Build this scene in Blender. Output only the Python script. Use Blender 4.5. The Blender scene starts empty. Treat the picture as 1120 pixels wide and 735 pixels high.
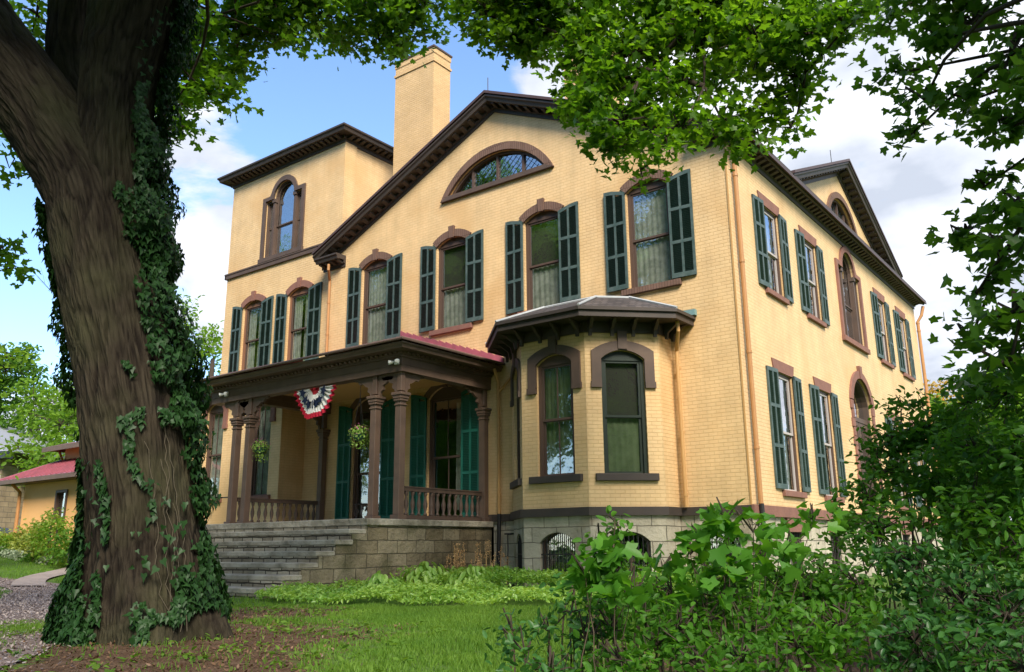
import bpy, math, random
import numpy as np
from mathutils import Vector, Matrix, noise
from mathutils.geometry import tessellate_polygon
R = math.radians
PI = math.pi
sc = bpy.context.scene
COL = sc.collection
random.seed(7)

# ------------------------------------------------------------------ camera, world, sun, exposure
CAM = Vector((6.579, -16.553, -0.712))
def make_camera():
    yaw, pitch, roll = 0.6489, 0.24405, -0.00922
    F = Vector((-math.sin(yaw)*math.cos(pitch), math.cos(yaw)*math.cos(pitch), math.sin(pitch)))
    rt = F.cross(Vector((0, 0, 1))).normalized(); up = rt.cross(F)
    r = rt*math.cos(roll) + up*math.sin(roll); u = -rt*math.sin(roll) + up*math.cos(roll)
    cd = bpy.data.cameras.new('camera'); co = bpy.data.objects.new('camera', cd); COL.objects.link(co)
    m = Matrix((r, u, -F)).transposed().to_4x4(); m.translation = CAM
    co.matrix_world = m
    cd.sensor_width = 36; cd.lens = 924.4/1120*36; cd.clip_start = 0.05; cd.clip_end = 3000
    sc.camera = co
make_camera()
SUN_EL, SUN_AZ = R(41), R(130)      # azimuth measured clockwise from +Y
SKY_STRENGTH = 0.125
CLOUDS = [((-0.757, 0.507, 0.413), 1, 9, 0.2), ((-0.808, 0.504, 0.306), 1, 6, 0.14), ((-0.912, 0.367, 0.184), 1, 8, 0.16), ((-0.89, 0.343, 0.3), 3, 9, -0.2), ((-0.22, 0.899, 0.379), 6, 26, 0.22), ((-0.175, 0.968, 0.182), 4, 16, 0.08), ((-0.684, 0.524, 0.507), 0, 7, -0.08), ((-0.378, 0.772, 0.51), 3, 14, 0.12), ((-0.619, 0.488, 0.616), 5, 25, -0.1)]
def make_world():
    w = bpy.data.worlds.new("World"); sc.world = w; w.use_nodes = True
    nt = w.node_tree; N = nt.nodes; L = nt.links; N.clear()
    out = N.new('ShaderNodeOutputWorld'); bg = N.new('ShaderNodeBackground'); bg.inputs[1].default_value = SKY_STRENGTH
    sky = N.new('ShaderNodeTexSky'); sky.sky_type = 'NISHITA'; sky.sun_disc = False
    sky.sun_elevation = SUN_EL; sky.sun_rotation = SUN_AZ; sky.air_density = 1.0; sky.dust_density = .45; sky.ozone_density = 4.5
    tc = N.new('ShaderNodeTexCoord')
    sep = N.new('ShaderNodeSeparateXYZ'); L.new(tc.outputs['Generated'], sep.inputs[0])
    zz = N.new('ShaderNodeMath'); zz.operation = 'ADD'; zz.inputs[1].default_value = 0.28; L.new(sep.outputs[2], zz.inputs[0])
    cmb = N.new('ShaderNodeCombineXYZ')
    for i in (0, 1):
        d = N.new('ShaderNodeMath'); d.operation = 'DIVIDE'; L.new(sep.outputs[i], d.inputs[0]); L.new(zz.outputs[0], d.inputs[1]); L.new(d.outputs[0], cmb.inputs[i])
    n1 = N.new('ShaderNodeTexNoise'); n1.inputs['Scale'].default_value = 2.1; n1.inputs['Detail'].default_value = 9; n1.inputs['Roughness'].default_value = 0.6
    n1.inputs['Distortion'].default_value = 0.25
    mp = N.new('ShaderNodeMapping'); mp.inputs['Location'].default_value = (3.35, 1.2, 0.4)
    L.new(cmb.outputs[0], mp.inputs[0]); L.new(mp.outputs[0], n1.inputs['Vector'])
    nrm = N.new('ShaderNodeVectorMath'); nrm.operation = 'NORMALIZE'; L.new(tc.outputs['Generated'], nrm.inputs[0])
    # more cloud cover towards +X (the right of the place)
    dot = N.new('ShaderNodeVectorMath'); dot.operation = 'DOT_PRODUCT'; dot.inputs[1].default_value = (0.80, 0.60, 0.0)
    L.new(tc.outputs['Generated'], dot.inputs[0])
    bia = N.new('ShaderNodeMath'); bia.operation = 'MULTIPLY_ADD'; bia.inputs[1].default_value = 0.14; bia.inputs[2].default_value = -0.06
    L.new(dot.outputs['Value'], bia.inputs[0])
    ad = N.new('ShaderNodeMath'); ad.operation = 'ADD'; L.new(n1.outputs[0], ad.inputs[0]); L.new(bia.outputs[0], ad.inputs[1])
    for bd, r0, r1, amt in CLOUDS:                                # cloud banks in given quarters of the sky
        dv = N.new('ShaderNodeVectorMath'); dv.operation = 'DOT_PRODUCT'; dv.inputs[1].default_value = bd; L.new(nrm.outputs[0], dv.inputs[0])
        rr = N.new('ShaderNodeMapRange'); rr.interpolation_type = 'SMOOTHSTEP'; rr.inputs[1].default_value = math.cos(R(r1)); rr.inputs[2].default_value = math.cos(R(r0)); rr.inputs[4].default_value = amt; L.new(dv.outputs['Value'], rr.inputs[0])
        a2 = N.new('ShaderNodeMath'); a2.operation = 'ADD'; L.new(ad.outputs[0], a2.inputs[0]); L.new(rr.outputs[0], a2.inputs[1]); ad = a2
    ramp = N.new('ShaderNodeMapRange'); ramp.inputs[1].default_value = 0.445; ramp.inputs[2].default_value = 0.545; ramp.interpolation_type = 'SMOOTHSTEP'
    L.new(ad.outputs[0], ramp.inputs[0])
    n2 = N.new('ShaderNodeTexNoise'); n2.inputs['Scale'].default_value = 3.2; n2.inputs['Detail'].default_value = 6
    L.new(cmb.outputs[0], n2.inputs['Vector'])
    cc = N.new('ShaderNodeMix'); cc.data_type = 'RGBA'
    cc.inputs[6].default_value = (2.0, 2.2, 2.6, 1); cc.inputs[7].default_value = (3.9, 4.0, 4.3, 1)
    mr = N.new('ShaderNodeMapRange'); mr.inputs[1].default_value = 0.38; mr.inputs[2].default_value = 0.62; L.new(n2.outputs[0], mr.inputs[0]); L.new(mr.outputs[0], cc.inputs[0])
    mx = N.new('ShaderNodeMix'); mx.data_type = 'RGBA'
    L.new(ramp.outputs[0], mx.inputs[0]); L.new(sky.outputs[0], mx.inputs[6]); L.new(cc.outputs[2], mx.inputs[7])
    L.new(mx.outputs[2], bg.inputs[0]); L.new(bg.outputs[0], out.inputs[0])
    sd = bpy.data.lights.new('sun', 'SUN'); sd.energy = 2.6; sd.angle = R(22); sd.color = (1.0, 0.91, 0.78)
    so = bpy.data.objects.new('sun', sd); COL.objects.link(so)
    d = Vector((math.sin(SUN_AZ)*math.cos(SUN_EL), math.cos(SUN_AZ)*math.cos(SUN_EL), math.sin(SUN_EL)))
    so.rotation_euler = (-d).to_track_quat('-Z', 'Y').to_euler(); so.location = d*60
make_world()
vs = sc.view_settings; vs.view_transform = 'Standard'; vs.look = 'None'; vs.gamma = 1; vs.use_curve_mapping = False; vs.exposure = 1.46
sc.render.engine = 'CYCLES'
cy = sc.cycles; cy.max_bounces = 6; cy.diffuse_bounces = 4; cy.glossy_bounces = 3; cy.transmission_bounces = 4; cy.transparent_max_bounces = 6
cy.caustics_reflective = False; cy.caustics_refractive = False; cy.use_denoising = True; cy.sample_clamp_indirect = 6

# ------------------------------------------------------------------ materials
def mat(name, col, rough=0.7, bump=None, var=0.0, vscale=3.0, vcol=None, spec=0.3, metal=0.0, detail=6, stretch=(1, 1, 1)):
    """bump = (scale, strength, distance); var = how much a second colour (vcol) shows, by noise"""
    m = bpy.data.materials.new(name); m.use_nodes = True; nt = m.node_tree; N = nt.nodes; L = nt.links
    b = N['Principled BSDF']; b.inputs['Base Color'].default_value = (*col, 1); b.inputs['Roughness'].default_value = rough
    b.inputs['Specular IOR Level'].default_value = spec; b.inputs['Metallic'].default_value = metal
    tc = N.new('ShaderNodeTexCoord'); mp = N.new('ShaderNodeMapping'); mp.inputs['Scale'].default_value = stretch; L.new(tc.outputs['Object'], mp.inputs[0])
    if var:
        n = N.new('ShaderNodeTexNoise'); n.inputs['Scale'].default_value = vscale; n.inputs['Detail'].default_value = detail; L.new(mp.outputs[0], n.inputs['Vector'])
        r = N.new('ShaderNodeMapRange'); r.inputs[1].default_value = .38; r.inputs[2].default_value = .68; r.inputs[4].default_value = var; L.new(n.outputs[0], r.inputs[0])
        x = N.new('ShaderNodeMix'); x.data_type = 'RGBA'; x.inputs[6].default_value = (*col, 1); x.inputs[7].default_value = (*(vcol or [c*.5 for c in col]), 1)
        L.new(r.outputs[0], x.inputs[0]); L.new(x.outputs[2], b.inputs['Base Color'])
    if bump:
        n = N.new('ShaderNodeTexNoise'); n.inputs['Scale'].default_value = bump[0]; n.inputs['Detail'].default_value = 6; L.new(mp.outputs[0], n.inputs['Vector'])
        u = N.new('ShaderNodeBump'); u.inputs['Strength'].default_value = bump[1]; u.inputs['Distance'].default_value = bump[2]
        L.new(n.outputs[0], u.inputs['Height']); L.new(u.outputs[0], b.inputs['Normal'])
    return m

def masonry(name, cols, bw, bh, mortar, mcol, rough, bumpd, u='sum', noise_amt=.35, offset=.5, stain=None, jitter=0.0, nbump=.3, streak=0):
    """brickwork on vertical faces: u runs along the wall (x+y), v is z"""
    m = bpy.data.materials.new(name); m.use_nodes = True; nt = m.node_tree; N = nt.nodes; L = nt.links
    b = N['Principled BSDF']; b.inputs['Roughness'].default_value = rough; b.inputs['Specular IOR Level'].default_value = .25
    tc = N.new('ShaderNodeTexCoord'); sp = N.new('ShaderNodeSeparateXYZ'); L.new(tc.outputs['Object'], sp.inputs[0])
    ad = N.new('ShaderNodeMath'); ad.operation = 'ADD'; L.new(sp.outputs[0], ad.inputs[0]); L.new(sp.outputs[1], ad.inputs[1])
    if u == 'cant':
        ml = N.new('ShaderNodeMath'); ml.operation = 'MULTIPLY'; ml.inputs[1].default_value = .7071; L.new(ad.outputs[0], ml.inputs[0]); ad = ml
    cb = N.new('ShaderNodeCombineXYZ'); L.new(ad.outputs[0], cb.inputs[0]); L.new(sp.outputs[2], cb.inputs[1])
    vec = cb.outputs[0]
    if jitter:
        nj = N.new('ShaderNodeTexNoise'); nj.inputs['Scale'].default_value = 2.5; L.new(tc.outputs['Object'], nj.inputs['Vector'])
        mj = N.new('ShaderNodeVectorMath'); mj.operation = 'MULTIPLY_ADD'; mj.inputs[1].default_value = (jitter, jitter, 0); L.new(nj.outputs['Color'], mj.inputs[0]); L.new(vec, mj.inputs[2]); vec = mj.outputs[0]
    bt = N.new('ShaderNodeTexBrick'); bt.inputs['Scale'].default_value = 1; bt.inputs['Brick Width'].default_value = bw; bt.inputs['Row Height'].default_value = bh
    bt.inputs['Mortar Size'].default_value = mortar; bt.inputs['Mortar Smooth'].default_value = .3; bt.inputs['Color1'].default_value = (*cols[0], 1); bt.inputs['Color2'].default_value = (*cols[1], 1)
    bt.inputs['Mortar'].default_value = (*mcol, 1); bt.offset = offset; L.new(vec, bt.inputs['Vector'])
    n = N.new('ShaderNodeTexNoise'); n.inputs['Scale'].default_value = 1.3; n.inputs['Detail'].default_value = 8; n.inputs['Roughness'].default_value = .65; L.new(tc.outputs['Object'], n.inputs['Vector'])
    r = N.new('ShaderNodeMapRange'); r.inputs[1].default_value = .3; r.inputs[2].default_value = .72; r.inputs[3].default_value = 1-noise_amt; r.inputs[4].default_value = 1+noise_amt*.4; L.new(n.outputs[0], r.inputs[0])
    x = N.new('ShaderNodeVectorMath'); x.operation = 'SCALE'; L.new(bt.outputs['Color'], x.inputs[0]); L.new(r.outputs[0], x.inputs['Scale'])
    colout = x.outputs[0]
    if streak:                                                     # rain streaks and weathering running down the wall
        ms = N.new('ShaderNodeMapping'); ms.inputs['Scale'].default_value = (2.6, .22, 1); L.new(cb.outputs[0], ms.inputs[0])
        ns = N.new('ShaderNodeTexNoise'); ns.inputs['Scale'].default_value = 1.6; ns.inputs['Detail'].default_value = 7; L.new(ms.outputs[0], ns.inputs['Vector'])
        rs = N.new('ShaderNodeMapRange'); rs.inputs[1].default_value = .45; rs.inputs[2].default_value = .75; rs.inputs[3].default_value = 1; rs.inputs[4].default_value = 1-streak; L.new(ns.outputs[0], rs.inputs[0])
        xs = N.new('ShaderNodeVectorMath'); xs.operation = 'SCALE'; L.new(colout, xs.inputs[0]); L.new(rs.outputs[0], xs.inputs['Scale']); colout = xs.outputs[0]
    if stain:
        n3 = N.new('ShaderNodeTexNoise'); n3.inputs['Scale'].default_value = stain[1]; n3.inputs['Detail'].default_value = 7; L.new(tc.outputs['Object'], n3.inputs['Vector'])
        r3 = N.new('ShaderNodeMapRange'); r3.inputs[1].default_value = stain[2]; r3.inputs[2].default_value = stain[2]+.14; r3.inputs[4].default_value = stain[3]; L.new(n3.outputs[0], r3.inputs[0])
        x3 = N.new('ShaderNodeMix'); x3.data_type = 'RGBA'; x3.inputs[7].default_value = (*stain[0], 1); L.new(r3.outputs[0], x3.inputs[0]); L.new(colout, x3.inputs[6]); colout = x3.outputs[2]
    L.new(colout, b.inputs['Base Color'])
    n4 = N.new('ShaderNodeTexNoise'); n4.inputs['Scale'].default_value = 14; n4.inputs['Detail'].default_value = 6; L.new(tc.outputs['Object'], n4.inputs['Vector'])
    mm = N.new('ShaderNodeMath'); mm.operation = 'MULTIPLY_ADD'; mm.inputs[1].default_value = -1.0
    m5 = N.new('ShaderNodeMath'); m5.operation = 'MULTIPLY'; m5.inputs[1].default_value = nbump; L.new(n4.outputs[0], m5.inputs[0])
    L.new(bt.outputs['Fac'], mm.inputs[0]); L.new(m5.outputs[0], mm.inputs[2])
    bp = N.new('ShaderNodeBump'); bp.inputs['Strength'].default_value = .9; bp.inputs['Distance'].default_value = bumpd; L.new(mm.outputs[0], bp.inputs['Height']); L.new(bp.outputs[0], b.inputs['Normal'])
    return m

def leafmat(name, c1, c2, trans=.45, rough=.45, spec=.35, tcol=None):
    m = bpy.data.materials.new(name); m.use_nodes = True; nt = m.node_tree; N = nt.nodes; L = nt.links
    b = N['Principled BSDF']; b.inputs['Roughness'].default_value = rough; b.inputs['Specular IOR Level'].default_value = spec
    g = N.new('ShaderNodeNewGeometry'); x = N.new('ShaderNodeMix'); x.data_type = 'RGBA'
    x.inputs[6].default_value = (*c1, 1); x.inputs[7].default_value = (*c2, 1)
    n = N.new('ShaderNodeTexNoise'); n.inputs['Scale'].default_value = .9; n.inputs['Detail'].default_value = 3
    tc = N.new('ShaderNodeTexCoord'); L.new(tc.outputs['Object'], n.inputs['Vector'])
    a = N.new('ShaderNodeMath'); a.operation = 'MULTIPLY_ADD'; a.inputs[1].default_value = .55; L.new(g.outputs['Random Per Island'], a.inputs[0])
    r = N.new('ShaderNodeMapRange'); r.inputs[1].default_value = .35; r.inputs[2].default_value = .65; r.inputs[4].default_value = .45; L.new(n.outputs[0], r.inputs[0]); L.new(r.outputs[0], a.inputs[2])
    L.new(a.outputs[0], x.inputs[0]); L.new(x.outputs[2], b.inputs['Base Color'])
    t = N.new('ShaderNodeBsdfTranslucent')
    y = N.new('ShaderNodeMix'); y.data_type = 'RGBA'; y.blend_type = 'MULTIPLY'; y.inputs[0].default_value = 1; L.new(x.outputs[2], y.inputs[6])
    tc_ = tcol or (2.2, 2.0, .8); y.inputs[7].default_value = (*tc_, 1); L.new(y.outputs[2], t.inputs[0])
    s = N.new('ShaderNodeMixShader'); s.inputs[0].default_value = trans; L.new(b.outputs[0], s.inputs[1]); L.new(t.outputs[0], s.inputs[2]); L.new(s.outputs[0], N['Material Output'].inputs[0])
    return m

def glassmat(name, refl=.32, tint=(.8, .85, .82), wav=.004):
    m = bpy.data.materials.new(name); m.use_nodes = True; nt = m.node_tree; N = nt.nodes; L = nt.links
    N.remove(N['Principled BSDF'])
    g = N.new('ShaderNodeBsdfGlossy'); g.inputs['Roughness'].default_value = .015; g.inputs[0].default_value = (.95, .97, 1, 1)
    t = N.new('ShaderNodeBsdfTransparent'); t.inputs[0].default_value = (*tint, 1)
    tc = N.new('ShaderNodeTexCoord'); n = N.new('ShaderNodeTexNoise'); n.inputs['Scale'].default_value = 4.5; n.inputs['Detail'].default_value = 2; L.new(tc.outputs['Object'], n.inputs['Vector'])
    bp = N.new('ShaderNodeBump'); bp.inputs['Distance'].default_value = wav; bp.inputs['Strength'].default_value = 1; L.new(n.outputs[0], bp.inputs['Height']); L.new(bp.outputs[0], g.inputs['Normal'])
    lw0 = N.new('ShaderNodeLayerWeight'); lw0.inputs[0].default_value = .5; lw = N.new('ShaderNodeMath'); lw.operation = 'POWER'; lw.inputs[1].default_value = 4; L.new(lw0.outputs['Facing'], lw.inputs[0])
    a = N.new('ShaderNodeMath'); a.operation = 'ADD'; a.use_clamp = True; a.inputs[1].default_value = refl; L.new(lw.outputs[0], a.inputs[0])
    s = N.new('ShaderNodeMixShader'); L.new(a.outputs[0], s.inputs[0]); L.new(t.outputs[0], s.inputs[1]); L.new(g.outputs[0], s.inputs[2]); L.new(s.outputs[0], N['Material Output'].inputs[0])
    return m

def barkmat():
    m = bpy.data.materials.new('bark'); m.use_nodes = True; nt = m.node_tree; N = nt.nodes; L = nt.links
    b = N['Principled BSDF']; b.inputs['Roughness'].default_value = .9; b.inputs['Specular IOR Level'].default_value = .15
    at = N.new('ShaderNodeAttribute'); at.attribute_name = 'bark'
    mp = N.new('ShaderNodeMapping'); mp.inputs['Scale'].default_value = (1, 1, .13); L.new(at.outputs['Vector'], mp.inputs[0])
    n = N.new('ShaderNodeTexNoise'); n.inputs['Scale'].default_value = 26; n.inputs['Detail'].default_value = 10; n.inputs['Distortion'].default_value = 1.6; n.inputs['Roughness'].default_value = .65; L.new(mp.outputs[0], n.inputs['Vector'])
    v = N.new('ShaderNodeTexVoronoi'); v.feature = 'DISTANCE_TO_EDGE'; v.inputs['Scale'].default_value = 23; L.new(mp.outputs[0], v.inputs['Vector'])
    vr = N.new('ShaderNodeMapRange'); vr.inputs[2].default_value = .30; vr.inputs[4].default_value = .75; L.new(v.outputs[0], vr.inputs[0])
    h = N.new('ShaderNodeMath'); h.operation = 'MULTIPLY_ADD'; h.inputs[1].default_value = .9; L.new(n.outputs[0], h.inputs[0]); L.new(vr.outputs[0], h.inputs[2])
    cr = N.new('ShaderNodeValToRGB'); e = cr.color_ramp.elements
    e[0].position = .25; e[0].color = (.009, .006, .004, 1); e[1].position = 1.25 if False else 1.0; e[1].color = (.044, .035, .023, 1)
    ar = N.new('ShaderNodeAttribute'); ar.attribute_name = 'ridge'; h4 = N.new('ShaderNodeMath'); h4.operation = 'MULTIPLY'; h4.inputs[1].default_value = .32; L.new(h.outputs[0], h4.inputs[0])
    hh = N.new('ShaderNodeMath'); hh.operation = 'MULTIPLY_ADD'; hh.inputs[1].default_value = .62; L.new(ar.outputs['Fac'], hh.inputs[0]); L.new(h4.outputs[0], hh.inputs[2]); L.new(hh.outputs[0], cr.inputs[0])
    n2 = N.new('ShaderNodeTexNoise'); n2.inputs['Scale'].default_value = 1.4; n2.inputs['Detail'].default_value = 5; L.new(at.outputs['Vector'], n2.inputs['Vector'])
    r2 = N.new('ShaderNodeMapRange'); r2.inputs[1].default_value = .45; r2.inputs[2].default_value = .7; r2.inputs[4].default_value = .55; L.new(n2.outputs[0], r2.inputs[0])
    x = N.new('ShaderNodeMix'); x.data_type = 'RGBA'; x.inputs[7].default_value = (.060, .060, .028, 1); L.new(r2.outputs[0], x.inputs[0]); L.new(cr.outputs[0], x.inputs[6]); L.new(x.outputs[2], b.inputs['Base Color'])
    bp = N.new('ShaderNodeBump'); bp.inputs['Strength'].default_value = 1; bp.inputs['Distance'].default_value = .016; L.new(h.outputs[0], bp.inputs['Height']); L.new(bp.outputs[0], b.inputs['Normal'])
    return m

def groundmat():
    """lawn, with bare soil under the big tree and in patches on the lawn"""
    m = bpy.data.materials.new('lawn_soil'); m.use_nodes = True; nt = m.node_tree; N = nt.nodes; L = nt.links
    b = N['Principled BSDF']; b.inputs['Roughness'].default_value = .95; b.inputs['Specular IOR Level'].default_value = .1
    at = N.new('ShaderNodeAttribute'); at.attribute_name = 'soil'
    tc = N.new('ShaderNodeTexCoord')
    def nz(s, d=6):
        n = N.new('ShaderNodeTexNoise'); n.inputs['Scale'].default_value = s; n.inputs['Detail'].default_value = d; L.new(tc.outputs['Object'], n.inputs['Vector']); return n
    def mixc(fac, a, c):
        x = N.new('ShaderNodeMix'); x.data_type = 'RGBA'; L.new(fac, x.inputs[0])
        for s, v in ((6, a), (7, c)):
            if isinstance(v, tuple): x.inputs[s].default_value = (*v, 1)
            else: L.new(v, x.inputs[s])
        return x.outputs[2]
    def mr(v, a, c, lo=0, hi=1):
        r = N.new('ShaderNodeMapRange'); r.inputs[1].default_value = a; r.inputs[2].default_value = c; r.inputs[3].default_value = lo; r.inputs[4].default_value = hi; L.new(v, r.inputs[0]); return r.outputs[0]
    g = mixc(mr(nz(30).outputs[0], .35, .65), (.045, .10, .018), (.11, .19, .035))
    g = mixc(mr(nz(1.1).outputs[0], .45, .7, 0, .6), g, (.12, .15, .045))
    s = mixc(mr(nz(45).outputs[0], .4, .62), (.045, .026, .016), (.13, .08, .05))
    s = mixc(mr(nz(3).outputs[0], .5, .7, 0, .6), s, (.16, .11, .075))
    a = N.new('ShaderNodeMath'); a.operation = 'MULTIPLY_ADD'; a.inputs[1].default_value = 1.0
    nn = N.new('ShaderNodeMath'); nn.operation = 'MULTIPLY_ADD'; nn.inputs[1].default_value = 1.3; nn.inputs[2].default_value = -.65; L.new(nz(4.5, 8).outputs[0], nn.inputs[0])
    L.new(at.outputs['Fac'], a.inputs[0]); L.new(nn.outputs[0], a.inputs[2])
    L.new(mixc(mr(a.outputs[0], .4, .6), g, s), b.inputs['Base Color'])
    bp = N.new('ShaderNodeBump'); bp.inputs['Strength'].default_value = 1; bp.inputs['Distance'].default_value = .03; L.new(nz(40).outputs[0], bp.inputs['Height']); L.new(bp.outputs[0], b.inputs['Normal'])
    return m

YEL = ((.75, .525, .275), (.73, .50, .255))
M = {}
M['brick'] = masonry('yellow_painted_brick', YEL, .21, .078, .007, (.64, .43, .205), .55, .006, noise_amt=.16, stain=((.60, .37, .16), .55, .52, .6), streak=.11)
M['brick_cant'] = masonry('yellow_painted_brick_bay', YEL, .21, .078, .007, (.64, .43, .205), .55, .006, u='cant', noise_amt=.16, stain=((.60, .37, .16), .55, .52, .6), streak=.11)
M['chimney_brick'] = masonry('chimney_painted_brick', ((.66, .44, .22), (.62, .41, .195)), .21, .073, .007, (.52, .34, .16), .6, .006, noise_amt=.15)
ST = ((.56, .50, .385), (.43, .385, .29))
M['stone'] = masonry('pale_foundation_stone', ST, .62, .31, .010, (.17, .15, .11), .85, .02, noise_amt=.35, stain=((.22, .18, .12), 1.5, .55, .7), jitter=.05, nbump=1.2)
M['stone_cant'] = masonry('pale_foundation_stone_bay', ST, .62, .31, .010, (.17, .15, .11), .85, .02, u='cant', noise_amt=.35, stain=((.22, .18, .12), 1.5, .55, .7), jitter=.05, nbump=1.2)
M['porch_stone'] = masonry('weathered_porch_stone', ((.34, .285, .185), (.19, .15, .088)), .58, .27, .010, (.10, .085, .055), .9, .025, noise_amt=.55, stain=((.07, .068, .03), .9, .5, .75), jitter=.05, nbump=1.7)
M['step_stone'] = mat('step_stone', (.42, .375, .29), .85, bump=(9, 1, .05), var=.9, vscale=2.2, vcol=(.17, .15, .105))
M['riser_stone'] = masonry('riser_stone', ((.46, .405, .305), (.22, .185, .13)), .36, .22, .016, (.06, .05, .035), .9, .02, noise_amt=.5, offset=.37, jitter=.05, nbump=1.6)
M['brown'] = mat('brown_trim_paint', (.105, .070, .052), .55, var=.7, vscale=3, vcol=(.07, .05, .04), bump=(30, .2, .004))
M['porch_brown'] = mat('porch_brown_paint', (.15, .098, .070), .5, var=.7, vscale=4, vcol=(.10, .068, .052), bump=(25, .2, .004))
M['dark_brown'] = mat('dark_brown_trim_paint', (.062, .048, .040), .55, var=.7, vscale=3, vcol=(.042, .036, .032))
M['sandstone'] = mat('brownstone', (.235, .115, .085), .8, bump=(18, .5, .012), var=.6, vscale=4, vcol=(.16, .08, .065))
M['hood'] = masonry('brown_hood_brick', ((.19, .115, .085), (.16, .095, .07)), .07, .5, .008, (.10, .06, .045), .8, .006, noise_amt=.25)
M['green'] = mat('shutter_green_paint', (.014, .048, .042), .42, var=.5, vscale=5, vcol=(.028, .075, .068), spec=.4)
M['green_bright'] = mat('porch_shutter_green_paint', (.012, .115, .085), .45, var=.5, vscale=5, vcol=(.01, .085, .06), spec=.35)
M['sash_dark'] = mat('dark_green_sash_paint', (.018, .028, .020), .45)
M['sash'] = mat('brown_sash_paint', (.085, .055, .042), .5)
M['sash_pale'] = mat('pale_sash_paint', (.42, .38, .36), .5)
M['glass'] = glassmat('old_window_glass', .30)
M['glass_side'] = glassmat('side_window_glass', .40)
M['curtain'] = mat('white_lace_curtain', (.50, .50, .44), .9, var=.8, vscale=8, vcol=(.28, .29, .25))
M['curtain_green'] = mat('pale_green_curtain', (.22, .27, .15), .9, var=.7, vscale=6, vcol=(.12, .16, .08))
M['shade'] = mat('dark_window_shade', (.07, .066, .055), .9)
M['dark'] = mat('painted_room_gloom', (.012, .011, .010), .9)  # near-black colour paints in the gloom of unlit rooms behind the glass
M['iron'] = mat('black_iron', (.018, .016, .015), .5, spec=.4)
M['tin'] = mat('red_painted_tin', (.36, .10, .13), .42, var=.9, vscale=5, vcol=(.25, .085, .10), spec=.4)
M['tin_dark'] = mat('dark_roof_metal', (.075, .046, .042), .5, var=.5, vscale=2, vcol=(.055, .038, .036))
M['slate'] = masonry('slate', ((.12, .10, .095), (.07, .06, .058)), .22, .1, .012, (.03, .03, .03), .6, .01, noise_amt=.4)
M['lead'] = mat('lead_flashing', (.42, .44, .45), .5, var=.5, vscale=5, vcol=(.3, .33, .34))
M['pipe'] = mat('ochre_downspout_paint', (.50, .29, .11), .5, var=.4, vscale=4, vcol=(.40, .22, .09))
M['pipe_orange'] = mat('orange_downspout_paint', (.42, .215, .085), .5, var=.4, vscale=4, vcol=(.34, .16, .06))
M['white'] = mat('white_plastic', (.75, .75, .70), .4)
M['bark'] = barkmat()
M['bark_plain'] = mat('branch_bark', (.045, .034, .024), .9, bump=(30, .7, .02), stretch=(1, 1, .3))
M['ground'] = groundmat()
M['maple'] = leafmat('maple_leaf', (.032, .105, .008), (.115, .24, .016), trans=.58)
M['maple_a'] = leafmat('shade_maple_leaf', (.038, .11, .010), (.10, .22, .018), trans=.6)
M['maple_dark'] = leafmat('dark_maple_leaf', (.026, .085, .012), (.075, .18, .020), trans=.52)
M['ivy'] = leafmat('ivy_leaf', (.010, .036, .008), (.022, .066, .014), trans=.12, rough=.5, spec=.25)
M['shrub'] = leafmat('shrub_leaf', (.026, .095, .010), (.10, .255, .026), trans=.45, rough=.5, spec=.25)
M['shrub2'] = leafmat('glossy_shrub_leaf', (.020, .080, .018), (.065, .18, .034), trans=.35, rough=.42, spec=.35)
M['sapling'] = leafmat('sapling_leaf', (.04, .14, .014), (.11, .28, .028), trans=.45)
M['cover'] = leafmat('ground_cover_leaf', (.11, .26, .03), (.36, .52, .12), trans=.4, rough=.35, spec=.45)
M['grass'] = leafmat('grass_blade', (.065, .15, .018), (.15, .26, .036), trans=.4, rough=.6, spec=.2)
M['far_leaf'] = leafmat('far_tree_leaf', (.085, .18, .02), (.19, .32, .045), trans=.45, spec=.1)
M['far_dark'] = leafmat('far_dark_leaf', (.04, .11, .015), (.10, .21, .03), trans=.4, spec=.1)
M['yellow_leaf'] = leafmat('yellowing_leaf', (.42, .26, .03), (.55, .38, .05), trans=.4, tcol=(1.4, 1.3, .8))
M['litter'] = leafmat('dry_leaf', (.07, .038, .02), (.19, .11, .06), trans=.05)
M['dry'] = mat('dried_stalk', (.62, .40, .18), .9, var=.7, vscale=9, vcol=(.18, .10, .05))

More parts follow.
